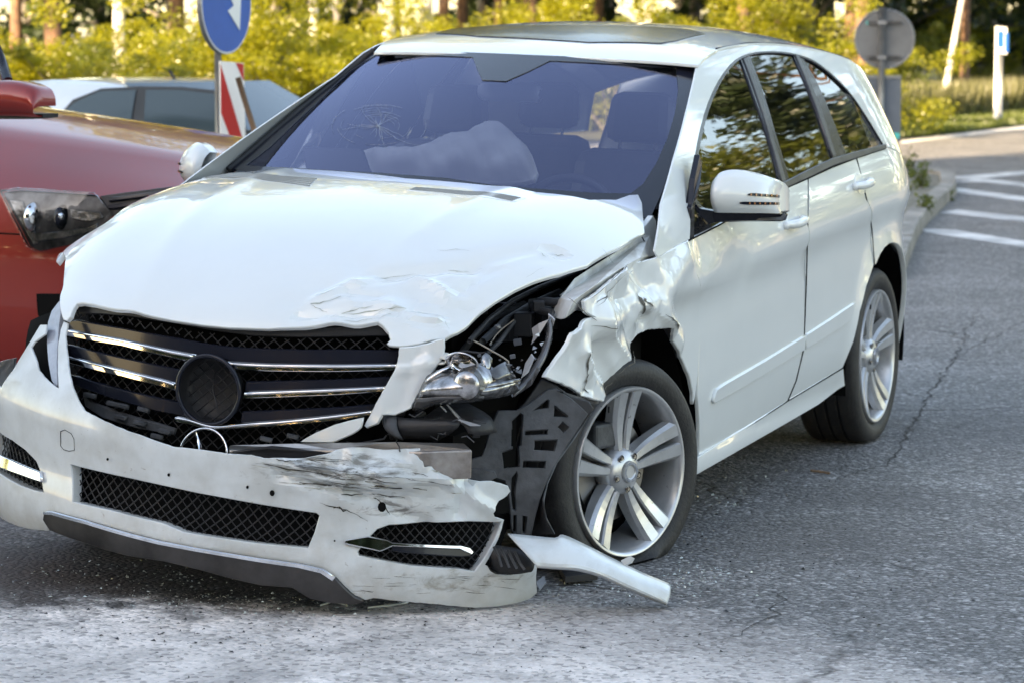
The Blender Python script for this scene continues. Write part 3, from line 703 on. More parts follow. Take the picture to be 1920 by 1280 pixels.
quarter = [(1606, 295), (1630, 286), (1659, 277), (-3.45, 1.17, 0), (-3.62, 1.19, 0), (-3.88, 1.10, 0), (-3.98, .9, 0), (-4.02, .6, 0), (-3.95, .33, 0), (-3.55, .30, 0)] + arc(AC, AR, 192, 58, 14) + [(1640, 494), (1635, 430), (1624, 370)]
patch('rear_quarter_panel', CAR, s_side, quarter, (-2.6, 1.15), M['paint'], car, .035, lip=.02)
# ring of sheet metal above the side glass: front pillar, roof rail and rear pillar in one pressing
dlo = [(1293, 450), (1298, 330), (1313, 240), (1336, 172), (1368, 122), (1402, 101), (1450, 96), (1500, 103), (1540, 122), (1590, 168), (1628, 222), (1658, 272)]
dlo = [tuple(q) + (0,) for q in uvs(CAR, s_side, crv(dlo, 3), (-.6, 1.05))]
pil_out = [(1228, 470), (1240, 385), (1264, 300), (1287, 215), (1308, 122)] + [(x, z, 0) for x, z in cant[1:]] + [(-3.86, 1.2, 0), (-3.62, 1.185, 0), (-3.45, 1.172, 0)]
frame_out = pil_out + dlo[::-1] + [(1291, 449), (1234, 482)]
patch('side_frame', CAR, s_side, frame_out, (-.4, 1.0), M['paint'], car, .016, lip=.006, bstep=.02)
# glass
def pane(name, pts, g):
    o = patch(name, CAR, s_glass, pts, g, M['glass_f' if name[0] == 'f' else 'glass_s'], car, .06, lip=.004); return o
def stripe(name, fr, f, top, bot, g, m, off=.006, lip=.008, step=.04, par=None):
    return patch(name, fr, f, list(top) + list(bot)[::-1], g, m, par or car, step, lip=lip, off=off)
pane('front_side_window', [(1292, 452), (1297, 330), (1312, 240), (1335, 172), (1366, 122), (1390, 107), (1412, 180), (1440, 260), (1462, 345), (1400, 388), (1345, 421)], (-.6, 1.1))
pane('rear_side_window', [(1404, 102), (1450, 98), (1488, 103), (1515, 170), (1540, 235), (1560, 297), (1478, 338), (1452, 250), (1428, 170)], (-1.6, 1.5))
pane('quarter_window', [(1502, 105), (1540, 124), (1590, 170), (1628, 224), (1657, 272), (1604, 294), (1586, 296), (1560, 225), (1530, 155)], (-2.6, 1.5))
# door posts in gloss black
def s_post(x, z):
    p = s_side(x, z); p[:, 1] -= .006; return p
def poly(name, pts, g, m, f=s_post, off=0, lip=.006, step=.05, par=None): return patch(name, CAR, f, pts, g, m, par or car, step, lip=lip, off=off)
poly('door_post', [(1388, 110), (1405, 102), (1430, 170), (1454, 250), (1480, 338), (1463, 346), (1441, 260), (1413, 180)], (-1.6, 1.5), M['gloss'])
poly('door_post', [(1487, 103), (1503, 105), (1532, 155), (1562, 225), (1588, 294), (1561, 297), (1541, 235), (1516, 170)], (-2.3, 1.5), M['gloss'])
poly('window_trim', [(1393, 112), (1398, 109), (1424, 180), (1449, 262), (1472, 340), (1466, 343), (1444, 265), (1419, 183)], (-1.6, 1.5), M['satin'], off=.004)
poly('window_trim', [(1491, 105), (1496, 104), (1521, 163), (1546, 230), (1566, 292), (1561, 294), (1541, 235), (1517, 168)], (-2.3, 1.5), M['satin'], off=.004)
poly('window_trim', crv([(1290, 455), (1295, 330), (1310, 240), (1333, 170), (1365, 119), (1402, 99), (1450, 94), (1500, 101), (1541, 120), (1592, 166), (1630, 221), (1659, 270)], 5) + crv([(1655, 274), (1626, 226), (1588, 172), (1538, 126.5), (1498, 107), (1450, 100), (1404, 105), (1370, 127), (1340.5, 175), (1318, 242), (1303, 331), (1299, 450)], 5), (-.6, 1.1), M['gloss'], off=.004, step=.03)
stripe('belt_trim', CAR, s_side, [(1462, 347), (1515, 320), (1559, 299), (1604, 286), (1659, 272)], [(1468, 354), (1517, 332), (1560, 311), (1606, 296), (1660, 278)], (-1.5, 1.1), M['satin'])
# bump strips along the doors
def mould(pts_t, pts_b, g): return stripe('rub_strip', CAR, s_side, pts_t, pts_b, g, M['paint'], off=.009, lip=.010, step=.03)
mould([(1334, 750), (1340, 731), (1352, 722), (1430, 677), (1506, 630)], [(1336, 754), (1352, 745), (1385, 727), (1440, 694), (1505, 655)], (-.7, .5))
mould([(1508, 629), (1550, 602), (1601, 568)], [(1508, 653), (1550, 628), (1592, 600)], (-1.8, .55))
# sill
sill_t = [(1305, 860), (1400, 800), (1475, 753), (1535, 717), (1581, 690)]
sill_b = [(1300, 892), (1400, 835), (1475, 792), (1535, 757), (1584, 722)]
def s_sill(x, z):
    p = s_side(x, z); t = np.clip((p[:, 2] - .2) / .13, 0, 1); p[:, 1] += .020 * np.sin(t * PI) + .004; return p
sill = patch('sill', CAR, s_sill, sill_t + sill_b[::-1], (-.6, .3), M['paint'], car, .022, lip=.05)

def shut(name, pts, g, r=.0026, f=None): return tube(name, [(f or s_side)(*CAR.solve(f or s_side, a, b, g))[0] + [0, .0022, 0] for a, b in pts], r, M['void'], car, 5)
shut('shut_line', [(1514, 334), (1514, 380), (1513.5, 420), (1511, 530), (1506, 654), (1492, 713), (1476, 751)], (-1.7, 1.1))
shut('shut_line', [(1605, 296), (1623, 370), (1634, 430), (1639, 497)], (-2.5, 1.1))
shut('shut_line', [(1311, 859), (1400, 800), (1476, 751), (1580, 689)], (-.6, .3), .003)
shut('shut_line', [(1291, 451), (1345, 424), (1400, 392), (1471, 354), (1514, 335), (1560, 314), (1604, 297), (1659, 279)], (-.6, 1.05), .003)

# ---- roof
_zc = Sp([-3.9, -3.78, -3.6, -3.4, -3.1, -2.8, -2.4, -2.0, -1.6, -1.35, -1.2], [1.28, 1.38, 1.46, 1.52, 1.585, 1.625, 1.655, 1.665, 1.65, 1.62, 1.58])
_zr = Sp([-3.9, -3.7, -3.2, -2.7, -2.2, -1.8, -1.4, -1.25, -1.1], [1.50, 1.56, 1.66, 1.71, 1.722, 1.702, 1.655, 1.622, 1.575])
def s_roof(x, y):
    x = np.atleast_1d(np.asarray(x, float)); y = np.atleast_1d(np.asarray(y, float)); x, y = np.broadcast_arrays(x, y)
    zc = _zc(x); yc = s_side(x, zc)[:, 1]; t = np.abs(y) / yc
    return np.stack([x, y, zc + (_zr(x) - zc) * (1 - t ** 2.6)], 1)
edge = [(x, float(s_side(x, z)[0, 1]) + .004) for x, z in cant]
rail = [(x, y, 0) for x, y in edge[1:]]
roof_out = [(1308, 122), (1150, 111), (1000, 105), (850, 100), (702, 98)] + [(x, -y, 0) for x, y in edge[1:]] + [(-3.86, -.3, 0), (-3.86, .3, 0)] + rail[::-1]
SUNR = [(818, 65), (898, 70), (1104, 81), (1238, 83), (1268, 78), (1322, 65), (1290, 57), (1100, 50), (960, 50), (850, 56)]
roof = patch('roof', CAR, s_roof, roof_out, (-1.35, .6), M['paint'], car, .05, lip=.01)
patch('sunroof', CAR, s_roof, SUNR, (-1.6, -.4), M['gloss'], roof, .06, off=.004, lip=.004)
# groove between roof and side frame
_gr = [s_side(x, z)[0] + [0, .0, .001] for x, z in cant[1:-1]]
tube('roof_seam', _gr, .004, M['black'], roof, 6)

# ---- windscreen
def s_ws(y, t):
    y = np.atleast_1d(np.asarray(y, float)); t = np.atleast_1d(np.asarray(t, float)); y, t = np.broadcast_arrays(y, t)
    x = -.12 - 1.10 * t - (.16 - .03 * t) * (y / .64) ** 2 - .02 * np.sin(t * PI); z = 1.09 + .525 * t + .035 * np.sin(t * PI) - .018 * t * (y / .64) ** 2
    return np.stack([x, y, z], 1)
ws_out = [(702, 98), (1000, 105), (1308, 122), (1287, 215), (1262, 300), (1240, 365), (1218, 412), (1100, 385), (920, 360), (760, 350), (600, 345), (436, 318), (560, 210)]
ws = patch('windscreen', CAR, s_ws, ws_out, (-.6, 1.), M['glass_w'], car, .06, lip=.005)
z2 = lambda a, b: (440 + a / 2.182, 60 + b / 2.182)
clear = [z2(*q) for q in ((150, 470), (330, 300), (470, 165), (578, 98), (800, 100), (975, 106), (995, 160), (1015, 200), (1110, 205), (1200, 165), (1290, 121), (1560, 135), (1806, 150), (1815, 240), (1800, 340), (1770, 440), (1725, 540), (1670, 625), (1620, 664), (1480, 662), (1240, 645), (1050, 628), (860, 600), (600, 580), (250, 560), (45, 550))]
patch('windscreen_border', CAR, s_ws, ws_out, (-.6, 1.), M['frit'], ws, .05, holes=[clear], off=.003, lip=.002)
# rubber seal / left pillar trim
for side in (1,):
    poly_ = [(436, 322), (560, 212), (701, 99)]
tube('windscreen_trim', [s_ws(*CAR.solve(s_ws, a, b, (-.6, .3)))[0] + [0, 0, .006] for a, b in ((428, 322), (470, 287), (560, 210), (630, 152), (700, 98))], .011, M['black'], ws, 8)
crk = MB()
o3 = lambda a, b: s_ws(*CAR.solve(s_ws, a, b, (-.4, .4)))[0] + np.array([.3, 0, .9]) * .003
rr = random.Random(5)
cc = (700, 238)
for k in range(18):                              # star of cracks behind the airbag's blow
    a = rr.uniform(0, 2 * PI); L = rr.uniform(25, 90) * (1.2 if math.cos(a) > 0 else .8); p = []
    b = a
    for i in range(5):
        q = L * i / 4; p.append(o3(cc[0] + 10 + q * math.cos(b) * 1.2, cc[1] + q * math.sin(b) * .62)); b += rr.uniform(-.12, .12)
    crk.tube(p, [.0005, .00045, .0004, .0003, .0002], 3)
for k in range(22):
    r_ = rr.uniform(15, 75); a0 = rr.uniform(0, 2 * PI); a1 = a0 + rr.uniform(.3, 1.0)
    crk.tube([o3(cc[0] + 10 + r_ * 1.2 * math.cos(a0 + (a1 - a0) * i / 4), cc[1] + r_ * .6 * math.sin(a0 + (a1 - a0) * i / 4)) for i in range(5)], .0003, 3)
tag(crk.build('crack', mat('cracked_glass_edge', (.45, .5, .58), .3, spec=.6), ws, True), kind='stuff')

# ---- hood
_ha = Sp([-.5, -.1, .1, .35, .6, .78, .9, .98, 1.03, 1.06, 1.10], [0, .40, .60, .86, 1.13, 1.33, 1.47, 1.57, 1.66, 1.74, 1.83])
HA = np.array([0, .40, .60, .86, 1.13, 1.33, 1.47, 1.57, 1.66, 1.74, 1.83])
_hx = Sp(HA, [-.5, -.1, .1, .35, .6, .78, .9, .98, 1.025, 1.03, 1.02])
_hz = Sp(HA, [1.25, 1.237, 1.217, 1.175, 1.105, 1.03, .965, .91, .858, .79, .70])
def s_hood(a, y):
    a = np.atleast_1d(np.asarray(a, float)); y = np.atleast_1d(np.asarray(y, float)); a, y = np.broadcast_arrays(a, y)
    w = np.clip(a / 1.5, 0, 1) ** 2
    ay = np.abs(y)
    z = _hz(a) - .028 * (ay / .6) ** 2 - .75 * np.maximum(ay - .60, 0) ** 2
    x = _hx(a) - .095 * w * (ay / .6) ** 2.5
    # two soft creases that run back from the grille
    z = z + .006 * np.exp(-((ay - (.33 + .13 * (1 - w))) / .05) ** 2) * (a > 0)
    return np.stack([x, y, z], 1)
z5 = lambda a, b: (1000 + a / 4.268, 400 + b / 4.268)
zz2 = lambda a, b: (560 + a / 3.764, 560 + b / 3.764)
hood_out = [(402, 311), (440, 311), (555, 317), (761, 335), (921, 349), (1008, 362), (1105, 376), (1155, 376), (1180, 367), (1196, 366), (1203, 381), (1206, 417), (1208, 436),
            (1160, 463), (1101, 496), (1050, 512), (1000, 526), (965, 542), (932, 562), (895, 588), (873, 609)] + [zz2(*q) for q in ((1100, 235), (1040, 268), (960, 282), (850, 308), (760, 325), (700, 330), (640, 326), (628, 318), (655, 285), (640, 235), (600, 195), (560, 172), (480, 180), (300, 178), (0, 196))] + \
           [(503, 616), (431, 614), (380, 609), (323, 600), (216, 579), (175, 570), (155, 567), (143, 569), (137, 577), (131, 594), (125, 601), (119, 598), (113, 575), (113, 555), (122, 519), (139, 485), (169, 443), (211, 409), (255, 378), (310, 345), (365, 322)]
def uvp(fr, f, pts, g): return [tuple(fr.solve(f, a, b, g)) for a, b in pts]
hd = uvp(CAR, s_hood, [(585, 565), (650, 545), (700, 520), (780, 520), (850, 560), (720, 600), (840, 610), (880, 500), (1040, 470), (560, 590), (640, 590), (760, 590), (820, 600), (930, 500), (800, 470), (700, 560)], (1.3, .4))
def hood_disp(u, v, X, N):
    D = np.zeros((len(u), 3)); d = np.zeros(len(u))
    def crease(a, b, w, h):
        q, t = seg_d(u, v, a, b); return h * np.exp(-(q / w) ** 2)
    c0 = np.array(hd[11]); r = np.hypot((u - c0[0]) / .22, (v - c0[1]) / .28)
    g = np.exp(-r ** 2)
    d += crease(hd[0], hd[2], .022, .014) + crease(hd[2], hd[7], .03, -.016) + crease(hd[3], hd[4], .02, .012)
    d += crease(hd[9], hd[11], .018, -.016) + crease(hd[11], hd[12], .016, .018) + crease(hd[1], hd[15], .02, -.012)
    d += crease(hd[7], hd[8], .05, -.014) + crease(hd[13], hd[8], .02, .007) + crease(hd[4], hd[13], .018, -.010)
    d += g * (.020 * crump(X, 22, 5) + .006 * crump(X, 60, 6))
    d += .0012 * vnoise(X, 4, 8)
    # round dimple of the push mark near the rear corner
    p = np.array(hd[8]); q = np.hypot(u - p[0], v - p[1]); d += -.010 * np.exp(-(q / .035) ** 2) + .004 * np.exp(-((q - .05) / .015) ** 2)
    # the free corner is bent up
    k = np.exp(-(((u - .25) / .22) ** 2 + ((v - .86) / .10) ** 2)); D[:, 2] += .0 * k
    return N * d[:, None] + D
hood = patch('hood', CAR, s_hood, hood_out, (.3, -.6), M['paint'], car, .016, disp=hood_disp, lip=.014, bstep=.02)
sharp(hood, 15)
# vents at the base of the windscreen
za = lambda a, b: (a / 2.37, b / 2.37)
for vt, g in (([(378, 336), (393, 322), (480, 326), (602, 335), (585, 353), (480, 349)], (.55, -.5)), ([(762, 357), (775, 352), (880, 360), (985, 373), (965, 380), (860, 370)], (.55, .2))):
    v_ = patch('hood_vent', CAR, s_hood, vt, g, M['paint'], hood, .03, off=.0015, lip=.003, disp=hood_disp)
    a0, a1, b0, b1 = [CAR.solve(s_hood, *p, g) for p in (vt[1], vt[3], vt[0], vt[4])]
    for k in range(5):
        t = (k + .7) / 5.4; p = a0 + (b0 - a0) * t; q = a1 + (b1 - a1) * t; p, q = p + (q - p) * .03, q + (p - q) * .03
        Q_ = np.array([p + (q - p) * i / 6 for i in range(7)]); X_ = s_hood(Q_[:, 0], Q_[:, 1]); N_s = np.tile([.1, 0, 1.], (7, 1)); pts = list(X_ + hood_disp(Q_[:, 0], Q_[:, 1], X_, N_s) + [0, 0, .0015])
        tube('slot', pts, .0028, mat('vent_slot_grey', (.26, .28, .28), .6) if k == 0 and g[1] < 0 else bpy.data.materials['vent_slot_grey'], v_, 5)
# torn flakes of paint along the damage
fl = mat('lifted_paint_edge', (.10, .09, .08), .6)
bare = mat('bare_scraped_metal', (.42, .42, .38), .4, metal=.5, var=.4, vscale=30)


# ---- fender with the crumpled flap
z4 = lambda a, b: (960 + a / 2.2857, 560 + b / 2.2857)
fender_out = [(1232, 484), (1262, 468), (1290, 452), (1299, 480), (1305, 515), (1310, 560), (1312, 620), (1308, 704), (1302, 756)] + [z4(*q) for q in ((780, 400), (765, 330), (735, 255), (700, 195), (672, 150), (665, 120), (640, 122), (590, 130), (545, 150), (520, 185), (490, 225), (480, 250), (440, 310), (425, 345), (400, 390), (380, 435), (330, 425), (290, 410), (240, 385), (190, 360), (120, 330), (150, 285), (190, 210), (232, 145), (270, 125))] + \
             [z5(*q) for q in ((340, 905), (400, 860), (470, 835), (400, 790), (385, 710), (420, 690), (480, 650), (560, 590), (640, 530), (720, 470), (800, 410), (880, 385), (960, 370))]
fp = uvp(CAR, s_side, [(1083, 650), (1090, 740), (1130, 600), (1180, 690), (1110, 660), (1150, 740), (1205, 590), (1255, 610), (1200, 500), (1240, 560), (1285, 480), (1275, 640), (1200, 555), (1210, 600), (1150, 560), (1100, 700), (1060, 680)], (.3, .8))
def fender_disp(u, v, X, N):
    d = np.zeros(len(u))
    def crease(a, b, w, h):
        q, t = seg_d(u, v, a, b); return h * np.exp(-(q / w) ** 2)
    def fold(a, b, w, h):                       # sharp ridge
        q, t = seg_d(u, v, a, b); return h * np.maximum(1 - q / w, 0)
    d += fold(fp[0], fp[15], .05, .035) + fold(fp[15], fp[1], .04, -.02) + fold(fp[2], fp[3], .08, .045)
    d += fold(fp[14], fp[12], .07, -.035) + fold(fp[12], fp[7], .06, .03) + crease(fp[8], fp[9], .06, -.05) + fold(fp[9], fp[11], .05, .022)
    d += fold(fp[6], fp[13], .03, -.02) + crease(fp[10], fp[9], .05, .02) + fold(fp[4], fp[5], .05, -.03)
    dmg = np.clip((u + .35) / .3, 0, 1)
    d += dmg * ((.012 * crump(X, 9, 21) + .007 * crump(X, 34, 22) + .0008 * vnoise(X, 85, 23)))
    d += (1 - dmg) * .006 * vnoise(X, 11, 24)
    out = np.clip((u - .2) / .5, 0, 1)         # front of the flap is flared outwards
    return N * (d * .8 + .03 * out)[:, None]
fender = patch('front_fender', CAR, s_side, fender_out, (-.4, 1.0), M['paint'], car, .0095, disp=fender_disp, lip=.012, jag=.0015, bstep=.012)
sharp(fender, 22)
# ---- bumper, hanging down on the crushed side
_py = [0, .25, .45, .62, .76, .86, .92, .95, .96]; _px = [1.19, 1.175, 1.13, 1.05, .94, .80, .64, .48, .2]
_ps = np.concatenate([[0], np.cumsum(np.hypot(np.diff(_py), np.diff(_px)))])
_bx = Sp(_ps, _px); _by = Sp(_ps, _py)
_py2 = [0, .25, .45, .64, .82, .96, 1.05, 1.09, 1.10]; _ps2 = np.concatenate([[0], np.cumsum(np.hypot(np.diff(_py2), np.diff(_px)))]); _bx2 = Sp(_ps2, _px); _by2 = Sp(_ps2, _py2)   # the whole end is pulled out sideways
_bz = Sp([.0, .08, .14, .2, .28, .36, .45, .52, .58, .64, .72], [-.16, -.06, -.02, 0, 0, -.014, -.006, 0, -.016, -.05, -.10])
TILT = .07
def s_bump(s, z):
    s = np.atleast_1d(np.asarray(s, float)); z = np.atleast_1d(np.asarray(z, float)); s, z = np.broadcast_arrays(s, z)
    a = np.abs(s); n_ = s < 0; x = np.where(n_, _bx2(a), _bx(a)); y = np.where(n_, _by2(a), _by(a)); e = 1e-3
    tx, ty = np.where(n_, _bx2(a + e) - _bx2(a - e), _bx(a + e) - _bx(a - e)), np.where(n_, _by2(a + e) - _by2(a - e), _by(a + e) - _by(a - e)); L = np.hypot(tx, ty); nx, ny = ty / L, -tx / L
    q = _bz(z); x = x + nx * q; y = (y + ny * q) * np.sign(s + 1e-9)
    return np.stack([x, y, z - TILT * y], 1)
z1 = lambda a, b: (a / 2.783, 540 + b / 2.783)
z3 = lambda a, b: (560 + a / 2.6667, 840 + b / 2.6667)
z6 = lambda a, b: (a / 2.909, 840 + b / 2.909)
b_top = [(-1.5, .54, 0), (-1.05, .56, 0), (0, 727), (22, 694), (50, 648), (75, 609), (86, 609), (84, 625), (63, 640), (57, 650), (66, 673), (72, 694), (88, 712), (104, 725), (110, 727), (108, 690), (108, 648), (113, 618), (119, 603), (126, 606), (121, 630), (124, 660), (128, 690), (134, 720), (144, 745), (158, 770)] + \
        [(216, 799), (273, 820), (323, 838), (381, 844), (430, 851), (471, 853), (496, 859), (560, 859), (590, 855), (612, 851), (632, 842), (648, 839), (687, 838), (719, 843), (752, 841), (787, 840), (790, 858), (794, 876), (835, 872), (873, 868)]
b_r = [(869, 878), (867, 889), (882, 900), (901, 903), (920, 902), (938, 906), (952, 911), (956, 920), (950, 928), (935, 937), (926, 947), (921, 960), (925, 968), (944, 974), (940, 990), (933, 1010), (921, 1036), (909, 1058)]
b_bot = [(914, 1061), (919, 1070), (930, 1077), (948, 1078), (969, 1074), (988, 1067), (1006, 1057), (1004, 1078), (1004, 1095), (1006, 1110), (993, 1121), (972, 1128), (935, 1135), (897, 1138), (860, 1136), (822, 1132), (762, 1127), (700, 1120), (684, 1124)]
skt = [(684, 1124), (664, 1116), (646, 1100), (627, 1080), (605, 1066), (560, 1056), (436, 1038), (302, 1014), (165, 976), (103, 959), (88, 959)]
b_l = [(84, 964), (88, 985), (90, 994), (60, 991), (34, 985), (0, 968), (-1.0, .17, 0), (-1.5, .22, 0)]
hole_c = [(132, 870), (134, 869), (250, 896), (370, 922), (480, 942), (594, 960), (600, 966), (590, 1000), (578, 1028), (530, 1024), (481, 1019), (410, 1009), (344, 998), (303, 981), (206, 957), (136, 941)]
hole_l = [(-14, 803), (0, 811), (22, 824), (47, 842), (68, 863), (76, 882), (83, 924), (60, 919), (36, 910), (0, 889), (-14, 881)]
hole_r = [(695, 1001), (706, 990), (729, 982), (800, 978), (880, 975), (940, 976), (937, 990), (929, 1010), (905, 1052), (890, 1072), (860, 1067), (770, 1061), (720, 1052), (672, 1042), (669, 1034), (676, 1022)]
bp_ = uvp(CAR, s_bump, [(500, 860), (840, 900), (520, 890), (760, 940), (600, 900), (800, 980), (660, 850), (640, 930), (880, 880), (700, 890), (780, 860), (860, 960), (560, 860), (930, 960), (640, 1015), (720, 965), (600, 960)], (.3, .45))
def bump_disp(u, v, X, N):
    def fold(a, b, w, h):
        q, t = seg_d(u, v, a, b); return h * np.maximum(1 - q / w, 0)
    d = fold(bp_[0], bp_[1], .02, .012) + fold(bp_[2], bp_[3], .022, -.016) + fold(bp_[4], bp_[1], .03, .014) + fold(bp_[6], bp_[7], .03, .012) + fold(bp_[8], bp_[11], .03, -.016)
    d += fold(bp_[10], bp_[13], .03, .014) + fold(bp_[12], bp_[9], .018, -.012) + fold(bp_[4], bp_[5], .03, -.012)
    c = bp_[9]; g = np.exp(-(((u - c[0]) / .26) ** 2 + ((v - c[1]) / .085) ** 2))
    d += g * (.016 * crump(X * [1, .5, 2.0], 24, 31) + .008 * crump(X * [1, .35, 2.6], 60, 32))
    d += .002 * vnoise(X, 7, 33)
    for p_ in ((110, 840, 64, .25),):
        pass
    return N * d[:, None]
bumper = patch('front_bumper', CAR, s_bump, b_top + b_r + b_bot + skt[1:] + b_l, (-.8, .6), M['bumper'], car, .012, holes=[hole_c, hole_l, hole_r], disp=bump_disp, lip=.005, hlip=.035, jag=.0008, bstep=.016)

sharp(bumper, 20)
def inset(d, s=s_bump):
    def f(u, v):
        p = s(u, v); return p - nrm(s, np.atleast_1d(u), np.atleast_1d(v)) * d * SGN.get(s, 1)
    return f
SGN = {}
_t = nrm(s_bump, np.array([.1]), np.array([.3]))[0]; SGN[s_bump] = 1 if _t[0] > 0 else -1
# lattice of diagonal bars clipped to an opening
def lattice(name, fr, f, hole, g, pitch, ang, r, m, par, rows=None):
    H = np.array(uvs(fr, f, hole, g)); lo, hi = H.min(0), H.max(0); mb = MB(); n = 14
    for s_ in (1, -1):
        a = math.radians(ang) * s_; dx, dy = math.cos(a), math.sin(a)
        L = np.hypot(*(hi - lo)); c = (lo + hi) / 2
        k = -int(L / pitch)
        for k in range(-int(L / pitch), int(L / pitch) + 1):
            o = c + np.array([-dy, dx]) * k * pitch
            ts = np.linspace(-L / 2 * 1.1, L / 2 * 1.1, 121); P = o + ts[:, None] * np.array([dx, dy]); ins = inpoly(P, H)
            i = 0
            while i < len(P):
                if ins[i]:
                    j = i
                    while j + 1 < len(P) and ins[j + 1]: j += 1
                    if j - i >= 2:
                        st = max(1, (j - i) // 6); idx = sorted(set(list(range(i, j + 1, st)) + [j]))
                        mb.tube(f(P[idx, 0], P[idx, 1]), r, 4)
                    i = j + 1
                else: i += 1
    return tag(mb.build(name, m, par, True), kind='stuff')
mesh_m = mat('mesh_plastic', (.014, .014, .016), .4)
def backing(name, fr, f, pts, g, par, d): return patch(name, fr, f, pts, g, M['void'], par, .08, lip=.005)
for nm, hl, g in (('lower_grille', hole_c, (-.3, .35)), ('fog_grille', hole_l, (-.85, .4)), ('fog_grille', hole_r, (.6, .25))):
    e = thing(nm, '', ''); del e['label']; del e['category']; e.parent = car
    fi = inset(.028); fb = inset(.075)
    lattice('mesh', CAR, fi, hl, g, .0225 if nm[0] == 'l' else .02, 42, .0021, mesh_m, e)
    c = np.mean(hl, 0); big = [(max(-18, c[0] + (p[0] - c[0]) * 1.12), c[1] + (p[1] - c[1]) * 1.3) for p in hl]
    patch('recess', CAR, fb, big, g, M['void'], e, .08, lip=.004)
# fog blades
def blade(name, tp, bt, g, m, par, off, lip=.012): return patch(name, CAR, s_bump, tp + bt[::-1], g, m, par, .025, off=off, lip=lip)
blade('lamp_blade', [(648, 1013), (690, 1006), (725, 1013), (735, 1018), (800, 1021), (862, 1023), (878, 1027), (884, 1034)], [(648, 1017), (700, 1028), (712, 1031), (718, 1029), (735, 1021.5), (800, 1024.5), (860, 1027), (882, 1037)], (.6, .25), M['chrome'], bumper, .012)
blade('lamp_blade', [(735, 1021), (800, 1024), (860, 1027), (882, 1037)], [(738, 1031), (800, 1037), (860, 1041), (880, 1040)], (.6, .25), M['gloss'], bumper, .006)
blade('lamp_blade', [(-12, 848), (0, 852), (20, 860), (45, 872), (80, 886)], [(-12, 865), (0, 872), (20, 880), (45, 889), (82, 902)], (-.85, .4), M['chrome'], bumper, .014)
# skid plate
sk_b = [(84, 962), (86, 972), (98, 990), (130, 1003), (158, 1012), (200, 1026), (240, 1037), (310, 1048), (378, 1064), (430, 1078), (492, 1092), (550, 1096), (584, 1116), (620, 1124), (660, 1128), (684, 1126)]
def sk_disp(u, v, X, N): return N * (.003 * vnoise(X, 9, 41))[:, None]
skid = patch('skid_plate', CAR, s_bump, skt[::-1] + sk_b[::-1][1:-1], (-.6, .2), M['satin'], car, .03, off=.010, lip=.02, disp=sk_disp)
stripe('edge_highlight', CAR, s_bump, [(88, 958), (103, 958), (165, 975), (302, 1013), (436, 1037), (560, 1055), (607, 1065), (629, 1079)], [(88, 962), (103, 963), (165, 980), (302, 1018), (436, 1042), (560, 1061), (603, 1071), (625, 1085)], (-.6, .2), M['chrome'], off=.014, lip=.006, par=skid)
# plugs, tow cover, small holes and flakes on the bumper
hm = M['void']
for px, py, r in ((205, 859, 2.2), (319, 888, 2.6), (466, 911, 2.6), (512, 922, 5.2), (716, 947, 9), (628, 1013, 1.5)):
    pts = [(px + r * math.cos(a) * .8, py + r * math.sin(a)) for a in np.linspace(0, 2 * PI, 11)[:-1]]
    patch('bolt_hole', CAR, s_bump, pts, (.1, .4), hm, bumper, .02, off=.0095 if r < 6 else .014, lip=.002)
tow = [CAR.solve(s_bump, a, b, (-.5, .5)) for a, b in ((114, 808), (122, 805), (134, 812), (139, 822), (140, 843), (130, 845), (120, 842), (114, 835), (114, 808))]
tube('tow_cover_seam', [s_bump(*q)[0] + [.0015, 0, 0] for q in tow], .0012, M['liner'], bumper, 4)
# scuffs: irregular torn strips of dark and chalky scrape marks lying on the folds
scm = mat('dark_scrape', (.07, .065, .055), .8, var=.6, vscale=40)
sc2 = mat('chalky_scrape', (.50, .50, .42), .8, col2=(.2, .19, .15), vscale=50)
rs = random.Random(12)
def scuff(name, fr, f, disp, a, b, g, m, par, w=1.8, n=9, off=.0014, wob=2.5):
    A, B = np.array(a, float), np.array(b, float); t = np.linspace(0, 1, n); up, lo = [], []; dn = np.array([-(B - A)[1], (B - A)[0]]); dn /= np.linalg.norm(dn)
    y = 0
    for k in t:
        y += rs.uniform(-wob, wob) * .5; ww = w * (math.sin(PI * min(max(k, .04), .96)) ** .5) * rs.uniform(.3, 1.3)
        c = A + (B - A) * k + dn * y; up.append(tuple(c + dn * ww)); lo.append(tuple(c - dn * ww * rs.uniform(.4, 1)))
    uv = [fr.solve(f, *q, g) for q in up + lo]; U_ = np.array(uv); X = f(U_[:, 0], U_[:, 1]); N = nrm(f, U_[:, 0], U_[:, 1])
    if (N * (X - fr.c)).sum() < 0: N = -N
    X = X + disp(U_[:, 0], U_[:, 1], X, N) + N * off; nn = len(up)
    return X, [(i, i + 1, nn + i + 1, nn + i) for i in range(nn - 1)]
mbd, mbl = MB(), MB()
for k in range(34):
    x0 = rs.triangular(430, 850, 600); y0 = 868 + (x0 - 430) * .10 + rs.gauss(0, 20); L = rs.uniform(18, 110)
    if y0 < 856 or y0 > 955: continue
    (mbd if k % 3 else mbl).add(*scuff('s', CAR, s_bump, bump_disp, (x0, y0), (x0 + L, y0 + L * rs.uniform(.02, .22)), (.4, .45), None, None, w=rs.uniform(.3, 1.0)))
for x0, y0, x1, y1, w in ((480, 868, 640, 890, 3), (520, 858, 600, 866, 3), (560, 905, 700, 915, 3), (640, 925, 760, 940, 4), (600, 940, 690, 975, 2), (690, 905, 800, 918, 4), (625, 948, 650, 956, 4), (700, 935, 735, 960, 4)):
    mbd.add(*scuff('s', CAR, s_bump, bump_disp, (x0, y0), (x1, y1), (.4, .45), None, None, w=w * .5, n=14, wob=4))
